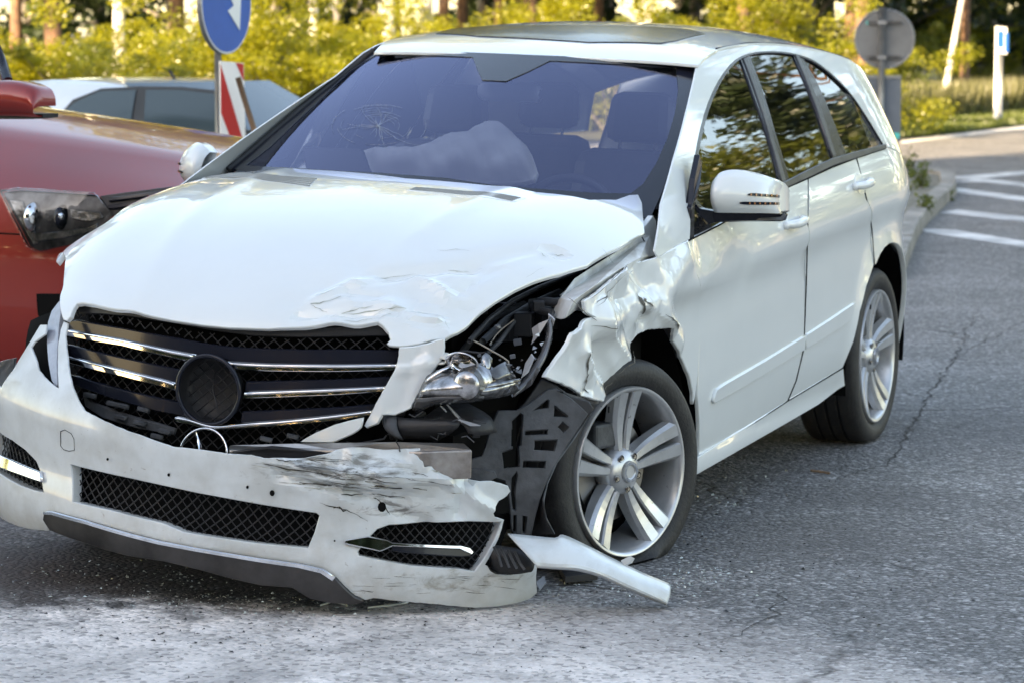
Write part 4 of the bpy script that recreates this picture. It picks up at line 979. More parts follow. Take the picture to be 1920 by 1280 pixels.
for k in range(26):
    x0 = rs.uniform(640, 960); y0 = rs.uniform(1075, 1112); L = rs.uniform(5, 45)
    mbd.add(*scuff('s', CAR, s_bump, bump_disp, (x0, y0), (x0 + L, y0 + rs.uniform(-2, 4)), (.7, .15), None, None, w=.45, n=5, wob=1))
tag(mbd.build('scrape_mark', scm, bumper, True), kind='stuff', label='dark scrapes across the torn bumper'); tag(mbl.build('scrape_mark', sc2, bumper, True), kind='stuff')
# scrapes and cracked paint on hood and fender
mh = MB(); mf = MB()
for (x0, y0, x1, y1, w) in ((583, 572, 640, 560, 1.6), (583, 572, 612, 582, 1.2), (640, 583, 720, 583, 1), (640, 583, 700, 576, 1.2), (700, 588, 760, 583, .8), (590, 560, 625, 552, .8), (820, 470, 880, 470, .8), (840, 500, 880, 500, .8), (640, 604, 713, 602, 1.0), (760, 588, 835, 600, 1.2), (835, 600, 842, 618, 1), (700, 520, 780, 506, .6), (712, 603, 740, 588, 1.0), (985, 520, 1020, 505, .5), (1010, 468, 1025, 478, .8), (1035, 470, 1058, 478, .8)):
    mh.add(*scuff('s', CAR, s_hood, hood_disp, (x0, y0), (x1, y1), (1.2, .4), None, None, w=w * .55, n=8, wob=3, off=.002))
tag(mh.build('scrape_mark', mat('flaked_primer', (.46, .48, .42), .7, var=.5, vscale=60), hood, True), kind='stuff')
for (x0, y0, x1, y1, w) in ((1198, 550, 1212, 590, 2.5), (1205, 558, 1214, 575, 2), (1237, 585, 1256, 615, 2.2), (1083, 655, 1090, 700, 2), (1090, 650, 1098, 655, 2), (1100, 610, 1150, 612, 1), (1155, 605, 1165, 630, .8), (1190, 605, 1195, 618, .8), (1120, 470, 1140, 500, 1), (1050, 560, 1110, 600, 2.5), (1110, 570, 1140, 545, 1.5), (1155, 700, 1185, 655, 2), (1126, 745, 1150, 715, 2.5), (1100, 560, 1180, 490, 1), (1110, 575, 1190, 505, .8), (1086, 700, 1100, 735, 3), (1140, 480, 1130, 490, 1)):
    mf.add(*scuff('s', CAR, s_side, fender_disp, (x0, y0), (x1, y1), (.2, .8), None, None, w=w * .7, n=9, wob=3.5, off=.003))
tag(mf.build('scrape_mark', mat('scuffed_edge', (.16, .15, .13), .7, var=.6, vscale=50), fender, True), kind='stuff')

c1_ = tuple(map(float, s_bump(*CAR.solve(s_bump, 620, 880, (.3, .45)))[0])); c2_ = tuple(map(float, s_bump(*CAR.solve(s_bump, 720, 950, (.3, .45)))[0])); c3_ = tuple(map(float, s_bump(*CAR.solve(s_bump, 850, 1090, (.6, .2)))[0]))
stain(M['bumper'], c1_, (.3, .36, .085), (.13, .12, .10), .85, (9, 9, 34), .40, .56)
stain(M['bumper'], c1_, (.3, .40, .05), (.05, .045, .04), .9, (16, 14, 60), .50, .60)
stain(M['bumper'], c2_, (.3, .26, .06), (.10, .09, .08), .8, (14, 12, 40), .46, .60)
stain(M['bumper'], c3_, (.4, .45, .06), (.22, .20, .16), .7, (14, 12, 26), .46, .62)
stain(M['bumper'], (1.1, 0, .3), (2, 2, 2), (.20, .17, .14), .6, (45, 45, 45), .63, .68)
stain(M['bumper'], (1.1, 0, .2), (2, 2, .2), (.30, .28, .24), .5, (6, 6, 9), .40, .70)

# ---- grille
def s_gr(y, z):
    y = np.atleast_1d(np.asarray(y, float)); z = np.atleast_1d(np.asarray(z, float)); y, z = np.broadcast_arrays(y, z)
    return np.stack([1.03 - .12 * (np.abs(y) / .56) ** 2.2 - .10 * (z - .65), y, z], 1)
SGN[s_gr] = 1 if nrm(s_gr, np.array([.1]), np.array([.6]))[0][0] > 0 else -1
GS = SGN[s_gr]
gr = thing('grille', '', ''); del gr['label']; del gr['category']; gr.parent = car
def gp(name, pts, m, off=0, lip=.012, step=.03, par=None): return patch(name, CAR, s_gr, pts, (0, .7), m, par or gr, step, off=off, lip=lip, side=GS)
g_open = [(115, 560), (150, 545), (300, 570), (450, 590), (640, 590), (760, 620), (760, 700), (720, 790), (690, 830), (560, 880), (420, 880), (300, 850), (180, 800), (130, 760), (118, 680)]
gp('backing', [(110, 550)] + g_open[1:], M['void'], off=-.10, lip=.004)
gtop = [(141, 590), (180, 595), (240, 605), (330, 620), (400, 640), (470, 648), (560, 648), (745, 648)]
lattice('mesh', CAR, lambda y, z: s_gr(y, z) - [.02, 0, 0], [(140, 580), (220, 590), (330, 612), (420, 628), (560, 632), (735, 632), (745, 655), (560, 657), (470, 655), (390, 644), (300, 622), (200, 605), (137, 596)], (0, .8), .026, 40, .002, mesh_m, gr)
lattice('mesh', CAR, lambda y, z: s_gr(y, z) - [.035, 0, 0], [(128, 610), (330, 650), (700, 660), (735, 680), (690, 800), (560, 835), (430, 845), (300, 830), (200, 790), (140, 740)], (0, .8), .026, 40, .002, mesh_m, gr)
# curved lip above the mesh
gp('top_lip', [(139, 578), (155, 570), (216, 582), (323, 603), (431, 618), (503, 620), (640, 614), (716, 610), (728, 628), (640, 630), (560, 631), (470, 628), (400, 619), (330, 606), (240, 592), (180, 587), (143, 588)], M['black'], off=-.012)
# glossy slats
gp('slat', [z1(335, 178), z1(400, 172), z1(640, 215), z1(900, 262), z1(1060, 292), (430, 652), (560, 657), (640, 657), (747, 658), (748, 680), (640, 682), (560, 681), (440, 678), (400, 664), z1(1010, 345), z1(900, 322), z1(640, 266), z1(333, 212)], M['gloss'])
gp('slat', [z1(345, 295), z1(480, 330), z1(700, 380), z1(950, 430), z1(930, 492), z1(640, 425), z1(340, 345)], M['gloss'])
gp('slat', [(462, 716), (560, 714), (640, 712), (729, 707), (724, 724), (640, 727), (560, 730), (460, 733)], M['gloss'])
gp('slat', [z1(370, 452), z1(500, 495), z1(700, 548), z1(940, 598), z1(975, 665), z1(800, 632), z1(600, 575), z1(380, 498)], M['gloss'])
gp('slat', [(455, 772), (560, 768), (640, 764), (706, 758), (700, 772), (640, 777), (560, 784), (452, 790)], M['gloss'])
# chrome bars
def cb(pts): gp('chrome_bar', pts, M['chrome'], off=.006, lip=.008, step=.02)
cb([z1(328, 212), z1(640, 268), z1(900, 325), z1(1022, 347), z1(985, 377), z1(900, 358), z1(640, 297), z1(330, 240)])
cb([z1(338, 347), z1(640, 423), z1(850, 475), z1(921, 495), z1(918, 528), z1(850, 508), z1(640, 455), z1(342, 378)])
cb([(426, 678), (500, 682), (640, 683.5), (747, 682), (744, 692), (640, 695), (500, 694), (440, 690)])
cb([(461, 734), (560, 731), (640, 728), (725, 724), (718, 732), (640, 738), (560, 741.5), (458, 745)])
cb([z1(925, 668), z1(1000, 683), z1(1075, 706), z1(1150, 716), z1(1300, 702), z1(1500, 688), z1(1781, 658), (700, 769), (694, 776), z1(1781, 682), z1(1500, 708), z1(1300, 722), z1(1120, 732), z1(1060, 724), z1(985, 702), z1(922, 692)])
for T_ in ((z1(330, 212), z1(640, 268), z1(900, 325), z1(1020, 348)), (z1(340, 347), z1(640, 423), z1(850, 475), z1(920, 496)), ((427, 678.5), (500, 682), (640, 683.5), (746, 682)), ((462, 734.5), (560, 731), (640, 728), (724, 724)), (z1(925, 669), z1(1000, 684), z1(1075, 707), z1(1150, 717), z1(1300, 703), z1(1500, 689), z1(1780, 659), (699, 769))):
    P_ = [s_gr(*CAR.solve(s_gr, a, b, (0, .7)))[0] + [.010, 0, -.003] for a, b in crv(T_, 5)]; tube('chrome_edge', P_, .0042, M['chrome'], gr, 8)
# broken clips along the bottom
gp('clip_rail', [z1(420, 560), z1(470, 600), z1(640, 660), z1(800, 705), z1(900, 735), z1(890, 760), z1(700, 725), z1(520, 670), z1(430, 610)], M['liner'], off=-.01)
for a, b in ((440, 545), (560, 590), (610, 600), (720, 620), (600, 660), (700, 690), (830, 735), (1360, 775), (1500, 760), (1650, 745), (790, 760)):
    gp('clip', [z1(a, b), z1(a + 55, b + 12), z1(a + 52, b + 28), z1(a - 2, b + 14)], M['liner'], off=.004)
# empty badge ring
ec = CAR.solve(s_gr, 394, 730, (0, .7)); ec3 = s_gr(*ec)[0]
rg = .103
ring = [ec3 + [.012 - .0 * i, rg * math.cos(q), rg * math.sin(q)] for i, q in enumerate(np.linspace(0, 2 * PI, 41)[:-1])]
badge = tube('badge_ring', ring, .007, M['gloss'], gr, 10, True)
pr = [(.101, .01), (.098, -.03), (.085, -.05), (.0, -.055)]
V, F = [], []
for k in range(40):
    q = 2 * PI * k / 40
    for r, h in pr: V.append(ec3 + [h, r * math.cos(q), r * math.sin(q)])
for k in range(40):
    for i in range(3): F.append((k * 4 + i, ((k + 1) % 40) * 4 + i, ((k + 1) % 40) * 4 + i + 1, k * 4 + i + 1))
finish('dish', V, F, M['black'], badge)
tube('cable', [ec3 + [-.03, .0, .05], ec3 + [-.025, -.005, .0], ec3 + [-.03, .01, -.06]], .003, M['black'], badge, 5)
# fallen star badge: three spokes in a ring
sc = CAR.U(381, 851, 'x', 1.075); sb = MB()
tlt = .15
def sp(a, r): return sc + [tlt * 0 - .02 * math.sin(a) * r / .075, r * math.cos(a), r * math.sin(a) * .95]
sb.tube([sp(a, .078) for a in np.linspace(0, 2 * PI, 41)[:-1]], .004, 6, True)
for a in (math.radians(118), math.radians(-2), math.radians(238)):
    c = np.array(sc) + [.004, 0, 0]; t = sp(a, .076)
    sb.tube([c, c * .5 + t * .5, t], [.012, .007, .0025], 4)
sb.build('star_badge', M['chrome'], car, True)

# ---- torn white brackets beside the grille
def s_bk(y, z):
    y = np.atleast_1d(np.asarray(y, float)); z = np.atleast_1d(np.asarray(z, float)); y, z = np.broadcast_arrays(y, z)
    return np.stack([.985 - .35 * np.maximum(y - .5, 0) + .10 * (.7 - z), y, z], 1)
def bk_disp(u, v, X, N):
    q, t = seg_d(u, v, bk[0], bk[1]); q2, t = seg_d(u, v, bk[2], bk[3])
    return N * (.014 * np.maximum(1 - q / .025, 0) - .012 * np.maximum(1 - q2 / .03, 0) + .004 * vnoise(X, 20, 51))[:, None]
bk = uvp(CAR, s_bk, [(755, 695), (800, 680), (790, 640), (740, 770)], (.55, .7))
SB = 1 if nrm(s_bk, np.array([.1]), np.array([.6]))[0][0] > 0 else -1
patch('torn_bracket', CAR, s_bk, [zz2(*q) for q in ((715, 348), (775, 345), (900, 325), (1024, 284), (1022, 400), (950, 500), (880, 605), (840, 670), (800, 740), (790, 765), (740, 790), (680, 815), (620, 812), (585, 812), (570, 840), (550, 875), (480, 906), (468, 893), (510, 815), (560, 720), (620, 620), (690, 490), (712, 400))], (.5, .75), M['paint'], car, .012, disp=lambda u, v, X, N: bk_disp(u, v, X, N), lip=.01, side=SB, jag=.001)
patch('torn_bracket', CAR, s_bk, [zz2(*q) for q in ((45, 1003), (150, 945), (280, 890), (380, 862), (482, 838), (466, 900), (440, 925), (400, 950), (270, 1006))], (.4, .6), M['paint'], car, .02, lip=.006, off=.03, side=SB)
# ---- crash beam
def quad_box(name, pts, ax, v, depth, m, par=None, bev=.004):
    P = [CAR.U(a, b, ax, w) for (a, b), w in zip(pts, v)]
    mb = MB(); mb.prism(P, depth); return mb.build(name, m, par or car, False, bev)
_bt = [CAR.U(430, 833, 'x', 1.04), CAR.U(560, 829, 'x', 1.05), CAR.U(740, 828, 'x', 1.02), CAR.U(870, 829, 'x', .94), CAR.U(886, 843, 'x', .97), CAR.U(790, 846, 'x', 1.03), CAR.U(620, 843, 'x', 1.08), CAR.U(430, 843, 'x', 1.09)]
beam = MB(); beam.prism([p for p in _bt], (0, 0, -.085)); beam.build('crash_beam', M['alu'], car, False, .005)
MB().prism([CAR.U(430, 846, 'x', 1.10), CAR.U(500, 838, 'x', 1.10), CAR.U(600, 846, 'x', 1.09), CAR.U(640, 856, 'x', 1.08), CAR.U(560, 862, 'x', 1.09), CAR.U(450, 856, 'x', 1.10)], (-.04, 0, .0)).build('foam_strip', M['black'], car, False, .004)
tube('wire', [CAR.U(650, 828, 'x', 1.0), CAR.U(665, 832, 'x', 1.01), CAR.U(700, 826, 'x', 1.0), CAR.U(720, 822, 'x', .98), CAR.U(725, 815, 'x', .97)], .003, M['black'], car, 5)
tube('wire', [CAR.U(742, 826, 'x', 1.03), CAR.U(748, 836, 'x', 1.04), CAR.U(750, 846, 'x', 1.05)], .002, M['black'], car, 5)

# ---- left-over headlight on the far side (only its outer edge shows)
patch('far_headlight', CAR, lambda s, z: s_bump(s, z) - [.03, 0, 0], [z1(245, 260), z1(250, 180), z1(270, 120), z1(300, 80), z1(318, 60), z1(316, 130), z1(306, 200), z1(300, 300), z1(295, 400), z1(300, 500), z1(290, 512), z1(270, 480), z1(255, 400), z1(248, 330)], (-.75, .7), mat('hazy_lens', (.35, .38, .44), .15, coat=1, var=.3, vscale=12), car, .02, lip=.03)
patch('far_headlight_cavity', CAR, lambda s, z: s_bump(s, z) - [.07, 0, 0], [(40, 600), (110, 580), (125, 740), (60, 730)], (-.75, .7), M['void'], car, .05, lip=.01)
# ---- far side front wing: a sliver of white beside the hood
def s_far(x, z):
    p = s_side(x, z); p[:, 1] *= -1; return p
def s_wing(a, y): 
    p = s_hood(a, y); p[:, 2] -= .25 * np.maximum(np.abs(y) - .62, 0); return p
patch('far_fender', CAR, s_hood, [(104, 462), (122, 455), (169, 432), (215, 406), (211, 411), (169, 445), (139, 487), (122, 521), (114, 560), (112, 575), (116, 540), (118, 512), (121, 482), (117, 472), (109, 470)], (1.2, -.66), M['paint'], car, .02, lip=.02, off=-.006)
# ---- dark cavity behind the torn corner: bulkheads, inner wings
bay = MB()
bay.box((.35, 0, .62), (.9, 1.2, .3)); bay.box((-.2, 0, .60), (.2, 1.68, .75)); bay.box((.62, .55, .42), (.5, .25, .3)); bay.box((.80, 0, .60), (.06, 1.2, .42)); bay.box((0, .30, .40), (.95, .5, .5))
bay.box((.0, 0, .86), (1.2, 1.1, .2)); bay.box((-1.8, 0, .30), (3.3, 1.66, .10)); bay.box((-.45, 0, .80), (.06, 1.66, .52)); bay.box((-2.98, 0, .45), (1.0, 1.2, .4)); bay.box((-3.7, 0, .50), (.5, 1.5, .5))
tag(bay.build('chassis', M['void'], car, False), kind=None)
# wheel-house lining: dark arch shells
def arch_shell(cx, r, y0, y1, sgn, nm, z0=.34, a0=-15):
    V, F = [], []; n = 18
    for i in range(n + 1):
        a = math.radians(a0 + (190 - a0) * i / n)
        for y in (y0, y1): V.append((cx + r * math.cos(a), y * sgn, z0 + r * math.sin(a)))
    for i in range(n): F.append((2 * i, 2 * i + 1, 2 * i + 3, 2 * i + 2))
    return finish(nm, V, F, M['void'], car)
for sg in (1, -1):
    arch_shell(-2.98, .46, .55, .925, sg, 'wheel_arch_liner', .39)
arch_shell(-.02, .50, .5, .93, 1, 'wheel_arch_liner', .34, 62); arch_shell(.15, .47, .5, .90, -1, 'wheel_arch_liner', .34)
# inner wing rails under the hood edge, white but grimy
wg = mat('grimy_white_paint', (.78, .79, .77), .45, col2=(.46, .44, .40), vscale=7, coat=.3, bump=.1)
def rail(name, pts, xs, h, m, par=None, sub=1):
    P = [CAR.U(a, b, 'y', y) for (a, b), y in zip(pts, xs)]; mb = MB(); mb.prism(P, h); return mb.build(name, m, par or car, False, .003)
rail('inner_wing_rail', [z5(210, 680), z5(330, 520), z5(480, 420), z5(640, 320), z5(860, 175), z5(930, 170), z5(990, 340), z5(860, 350), z5(700, 440), z5(520, 560), z5(330, 690), z5(290, 695)], [.84, .84, .845, .85, .86, .865, .90, .93, .935, .935, .93, .90], (0, -.03, -.06), wg)
rail('wing_rail_edge', [z5(250, 660), z5(470, 490), z5(700, 340), z5(850, 215), z5(862, 235), z5(720, 365), z5(490, 515), z5(275, 685)], [.835] * 8, (0, -.02, 0), M['paint'])
rail('inner_wing_rail', [z5(380, 700), z5(560, 540), z5(760, 400), z5(960, 345), z5(975, 372), z5(860, 420), z5(700, 520), z5(600, 640), z5(540, 720), z5(460, 790), z5(400, 780)], [.84, .84, .84, .84, .90, .92, .93, .93, .93, .93, .90], (0, -.03, 0), wg)
for a, b, c, d in ((700, 385, 780, 345), (500, 530, 570, 500), (380, 660, 450, 690), (470, 700, 560, 640), (860, 175, 940, 330)):
    tube('bracket_edge', [CAR.U(*z5(a, b), 'y', .875), CAR.U(*z5((a + c) / 2, (b + d) / 2 - 6), 'y', .88), CAR.U(*z5(c, d), 'y', .875)], .0022, M['liner'], car, 5)
# cowl side behind the hood corner: dark gap and white strut
rail('cowl_strut', [z5(880, 120), z5(905, 90), z5(960, 20), z5(985, 60), z5(985, 180), z5(1000, 320), z5(985, 345), z5(930, 280), z5(900, 200)], [.86] * 9, (0, -.02, 0), M['paint'])
rail('fender_seam', [(1230, 484), (1291, 447), (1293, 452), (1234, 488)], [.935] * 4, (0, -.01, 0), M['black'])
# gap between fender and door
rail('door_gap', [(1298, 478), (1304, 505), (1312, 560), (1316, 620), (1312, 704), (1311, 760), (1304, 762), (1306, 704), (1308, 620), (1304, 560), (1298, 510)], [.90] * 11, (0, -.02, 0), M['void'])

# ---- engine bay edge trims
def ybar(name, pts, y, r, m, par=None, seg=6): return tube(name, [CAR.U(a, b, 'y', yy) for (a, b), yy in zip(pts, y if hasattr(y, '__len__') else [y] * len(pts))], r, m, par or car, seg)
ybar('seal_strip', [(880, 640), (915, 600), (960, 565), (1010, 540), (1060, 520), (1100, 505)], .70, .008, M['black'])
ybar('seal_strip', [(905, 640), (950, 600), (1000, 570), (1050, 548)], .68, .012, M['liner'])
# ---- smashed headlight: housing shell, reflector bowls, projector, lens shards
hl = thing('headlight', '', ''); del hl['label']; del hl['category']; hl.parent = car
refl = mat('reflector_silver', (.50, .50, .51), .24, metal=.9, col2=(.16, .155, .15), vscale=22, bump=.25, bscale=30)
hsm = mat('smoked_lamp_plastic', (.10, .10, .105), .22, coat=1, col2=(.04, .04, .042), vscale=10)
def nz(pts_rows, name, m, par, sub=3, thick=.004):
    rows = [[CAR.U(*zz2(a, b), 'x', x) for a, b, x in row] for row in pts_rows]
    return loft(name, rows, m, par, sub=sub, thick=thick)
nz([[(830, 740, .93), (1000, 735, .93), (1160, 712, .92), (1310, 705, .89), (1470, 680, .84), (1560, 640, .80)],
    [(850, 660, .98), (1000, 665, .99), (1160, 670, .98), (1320, 660, .95), (1440, 620, .88), (1540, 575, .82)],
    [(880, 590, .96), (1000, 600, .98), (1160, 590, .98), (1310, 600, .93), (1420, 585, .86), (1520, 550, .80)],
    [(930, 510, .92), (1010, 500, .93), (1160, 510, .92), (1300, 520, .89), (1400, 530, .83), (1480, 520, .78)]], 'lamp_housing', refl, hl)
nz([[(800, 780, .95), (860, 785, .95), (960, 745, .94), (1100, 735, .93), (1300, 715, .90)], [(830, 700, .985), (900, 700, .985), (1000, 690, .985), (1150, 690, .98), (1310, 690, .95)]], 'lamp_base', hsm, hl)
# projector cylinder
pc = CAR.U(*zz2(1225, 595), 'x', .93)
def ball(name, c, r, m, par, sq=(1, 1, 1), seg=20):
    V, F = [], []
    for i in range(seg // 2 + 1):
        for j in range(seg):
            a = PI * i / (seg // 2); b = 2 * PI * j / seg; V.append(np.array(c) + np.array([math.sin(a) * math.cos(b) * sq[0], math.sin(a) * math.sin(b) * sq[1], math.cos(a) * sq[2]]) * r)
    for i in range(seg // 2):
        for j in range(seg): F.append((i * seg + j, (i + 1) * seg + j, (i + 1) * seg + (j + 1) % seg, i * seg + (j + 1) % seg))
    return finish(name, V, F, m, par)
ball('projector', pc + [.04, 0, 0], .043, refl, hl, (.45, 1, 1))
tube('projector_barrel', [pc + [-.08, .0, 0], pc + [.02, 0, 0], pc + [.045, 0, 0]], [.05, .05, .043], refl, hl, 20)
# bowl
bc = CAR.U(*zz2(1180, 440), 'x', .90)
V, F = [], []
for k in range(28):
    q = 2 * PI * k / 28
    for r, h in ((.052, .03), (.048, .034), (.040, .0), (.022, -.022), (.0, -.03)): V.append(bc + [h + .35 * r * math.sin(q), r * math.cos(q), r * math.sin(q) * .62])
for k in range(28):
    for i in range(4): F.append((k * 5 + i, k * 5 + i + 1, ((k + 1) % 28) * 5 + i + 1, ((k + 1) % 28) * 5 + i))
finish('reflector_bowl', V, F, M['chrome'], hl)
nz([[(1000, 380, .90), (1060, 385, .91), (1055, 440, .92), (990, 440, .91)], [(985, 420, .92), (1040, 430, .93), (1020, 460, .93), (975, 460, .92)]], 'amber_edge', mat('clouded_white_plastic', (.6, .6, .56), .3), hl, 2)
# light strip
nz([[(890, 575, .965), (960, 520, .955), (1060, 470, .94)], [(895, 590, .97), (975, 535, .96), (1075, 478, .945)]], 'light_strip', M['chrome'], hl, 2)
nz([[(1310, 605, .94), (1400, 590, .90), (1560, 560, .82)], [(1310, 635, .945), (1400, 615, .905), (1560, 585, .825)]], 'light_strip', refl, hl, 2)
nz([[(1320, 530, .90), (1400, 470, .86), (1460, 440, .82)], [(1400, 575, .89), (1450, 560, .86), (1530, 550, .80)]], 'inner_shell', hsm, hl, 3)
nz([[(1280, 430, .88), (1320, 380, .87), (1365, 420, .86)], [(1300, 470, .89), (1340, 460, .88), (1355, 480, .87)], [(1310, 500, .89), (1345, 510, .88), (1350, 505, .87)]], 'torn_foil', refl, hl, 2)
# lens rim that still hangs at the outer side
lr = MB()
rim_o = [(1520, 690, .80), (1600, 620, .76), (1680, 520, .72), (1740, 420, .68), (1775, 320, .64), (1790, 230, .62), (1775, 130, .60)]
rim_i = [(1500, 660, .80), (1570, 590, .76), (1640, 500, .72), (1700, 400, .68), (1735, 310, .64), (1755, 220, .62), (1745, 160, .60)]
A = [CAR.U(*zz2(a, b), 'x', x) for a, b, x in rim_o]; B = [CAR.U(*zz2(a, b), 'x', x) for a, b, x in rim_i]
loft('lens_rim', [A, [(p + q) / 2 + [.012, .008, 0] for p, q in zip(A, B)], B], hsm, hl, 3, thick=.004)
shard_m = mat('broken_lens', (.55, .57, .60), .05, spec=1, coat=1, alpha=.55)
rq = random.Random(3)
def shard(pts, x, m=shard_m, par=None, nm='lens_shard'):
    P = [CAR.U(*zz2(a, b), 'x', x + rq.uniform(-.01, .01)) for a, b in pts]; return MB().prism(P, (-.004, .001, .002)).build(nm, m, par or hl)
shard([(1645, 210), (1690, 180), (1760, 150), (1700, 250), (1640, 325), (1655, 270)], .63, mat('grey_shard', (.40, .40, .41), .3, coat=1))
shard([(1760, 110), (1805, 150), (1790, 200), (1765, 170)], .60, bpy.data.materials['grey_shard'])
shard([(1755, 270), (1785, 285), (1775, 325), (1735, 312)], .63); shard([(1570, 560), (1600, 450), (1640, 390), (1660, 420), (1620, 520)], .76)
shard([(1320, 700), (1350, 650), (1500, 610), (1470, 660), (1400, 690)], .86, hsm); shard([(1520, 690), (1560, 640), (1640, 560), (1680, 480), (1700, 500), (1640, 610)], .76, hsm)
shard([(995, 755), (1040, 800), (1020, 770)], .93); shard([(1115, 850), (1190, 870), (1280, 895), (1210, 895)], .93); shard([(1030, 730), (1120, 850), (1220, 925), (1150, 870)], .92)
for k in range(26):
    a, b = rq.uniform(1330, 1800), rq.uniform(180, 700)
    if a > 1500 + (700 - b) * .7 or a < 1250: a = 1500 + (700 - b) * .45
    r = rq.uniform(6, 20); n = rq.randint(3, 4); t0 = rq.uniform(0, 6)
    shard([(a + r * math.cos(t0 + q * 6.28 / n) * rq.uniform(.6, 1.6), b + r * math.sin(t0 + q * 6.28 / n)) for q in range(n)], rq.uniform(.66, .84), shard_m if k % 2 else hsm)
# wires and plugs in the open lamp
plug = mat('connector_plastic', (.10, .11, .13), .45, var=.3)
def zt(name, pts, r, m, par=None): return tube(name, [CAR.U(*zz2(a, b), 'x', x) for a, b, x in pts], r, m, par or hl, 6)
wirem = mat('worn_wire', (.30, .27, .23), .6)
zt('wire', [(1200, 280, .80), (1280, 320, .80), (1360, 365, .80), (1440, 410, .80), (1480, 440, .80), (1490, 520, .81), (1480, 590, .83), (1485, 640, .85)], .0026, wirem)
zt('wire', [(1520, 150, .62), (1440, 210, .64), (1390, 260, .66), (1350, 320, .68)], .002, wirem)
zt('wire', [(1100, 380, .86), (1180, 370, .84), (1280, 385, .82), (1320, 380, .82)], .004, M['black'])
for a, b, x, s_ in ((1545, 305, .60, .018), (1510, 405, .78, .012), (1275, 400, .84, .008), (1480, 650, .855, .008), (1420, 430, .80, .005), (1520, 500, .79, .004)):
    MB().box(CAR.U(*zz2(a, b), 'x', x), (s_, s_ * 1.3, s_), .3, .2).build('plug', plug, hl, False, .001)
# bay clutter behind lamp
for pts, r in (([(1150, 380, .6), (1250, 250, .55), (1400, 120, .4), (1600, 40, .3)], .012), ([(1300, 420, .62), (1420, 300, .6), (1520, 160, .5)], .008), ([(1650, 60, .45), (1720, 90, .5), (1790, 100, .52)], .012), ([(1640, 30, .42), (1750, 20, .45), (1880, 40, .45)], .014)):
    zt('hose', pts, r, M['liner'], car)
clut = MB()
for k in range(22):
    a, b, x = rq.uniform(1000, 1850), rq.uniform(20, 330), rq.uniform(.25, .5); s_ = rq.uniform(.02, .06); clut.box(CAR.U(*zz2(a, b), 'x', x), (s_, s_ * rq.uniform(.4, 1.6), s_ * rq.uniform(.4, 1.4)), rq.uniform(0, 3), rq.uniform(-.5, .5))
for k in range(16):
    a, b, x = rq.uniform(600, 1300), rq.uniform(800, 1000), rq.uniform(.75, .92); s_ = rq.uniform(.015, .05); clut.box(CAR.U(*zz2(a, b), 'x', x), (s_, s_ * rq.uniform(.5, 2), s_ * rq.uniform(.4, 1.2)), rq.uniform(0, 3), rq.uniform(-.5, .5))
tag(clut.build('engine_bay_parts', M['black'], car, False, .003), kind='stuff')
# black folded plastic below the lamp
def nzc(rows, name, m, sub=3, thick=.004): return nz(rows, name, m, car, sub, thick)
nzc([[(585, 815, .93), (700, 830, .95), (860, 850, .96), (1120, 850, .95)], [(600, 900, .95), (720, 905, .97), (870, 915, .97), (1125, 905, .96)], [(680, 990, .95), (780, 985, .96), (900, 990, .95), (980, 1000, .93)]], 'lower_duct', M['black'])
nzc([[(590, 820, .95), (640, 812, .96), (690, 830, .96)], [(600, 900, .98), (640, 900, .985), (700, 920, .975)], [(650, 960, .98), (700, 985, .98), (740, 995, .97)]], 'duct_lip', M['liner'])
nzc([[(870, 850, .90), (1000, 760, .88), (1200, 740, .84)], [(1130, 870, .93), (1250, 850, .90), (1350, 830, .85)], [(1200, 950, .93), (1300, 960, .90), (1400, 940, .85)]], 'duct_side', M['black'])
for k in range(14):
    a, b = rq.uniform(600, 1300), rq.uniform(790, 990); zt('torn_edge', [(a, b, .955), (a + rq.uniform(20, 70), b + rq.uniform(-25, 30), .96), (a + rq.uniform(60, 120), b + rq.uniform(-30, 50), .95)], .0018, M['liner'], car)

# ---- ribbed plastic carrier between bumper and wheel: a plate with cut-outs
def s_car(u, v):                                  # u runs along y, v is height; curves back round the corner
    u = np.atleast_1d(np.asarray(u, float)); v = np.atleast_1d(np.asarray(v, float)); u, v = np.broadcast_arrays(u, v)
    return np.stack([.84 - .55 * np.maximum(u - .70, 0) ** 1.0 - .25 * np.abs(v - .4), u, v], 1)
SC = 1 if nrm(s_car, np.array([.8]), np.array([.4]))[0][0] > 0 else -1
c_out = [z4(190, 385), z4(215, 405), z4(255, 430), z4(300, 470), z4(322, 492), z4(300, 530), z4(262, 585), z4(225, 640), z4(190, 700), z4(160, 750), z4(135, 810), z4(115, 870), z4(95, 940), z4(80, 1012), (985, 1003), (975, 1010), (960, 995), (958, 960), (955, 925), (948, 900), (925, 893), (905, 880), (888, 878), (872, 873), (880, 862), (905, 855), (912, 835), (922, 800), (935, 770), z4(20, 480), z4(60, 460), z4(110, 425), z4(155, 390)]
cut = [[z4(a, b) for a, b in q] for q in (((92, 475), (150, 430), (160, 435), (158, 465)), ((182, 458), (190, 460), (240, 498), (235, 505), (180, 503)), ((196, 548), (218, 526), (244, 548), (222, 573)), ((62, 562), (150, 558), (148, 580), (58, 584)),
    ((100, 605), (192, 603), (180, 650), (98, 646)), ((52, 692), (142, 694), (138, 724), (48, 722)), ((-2, 560), (38, 545), (42, 555), (30, 630), (-4, 625)), ((-8, 655), (22, 643), (26, 655), (24, 715), (-10, 720)), ((44, 932), (66, 935), (60, 1004), (42, 1000)), ((4, 930), (20, 930), (20, 1002), (2, 995)), ((-2, 770), (20, 745), (24, 760), (20, 900), (2, 895)))]
cut += [[(960, 790), (975, 776), (981, 780), (978, 830), (962, 836)], [(942, 848), (972, 838), (974, 872), (945, 876)]]
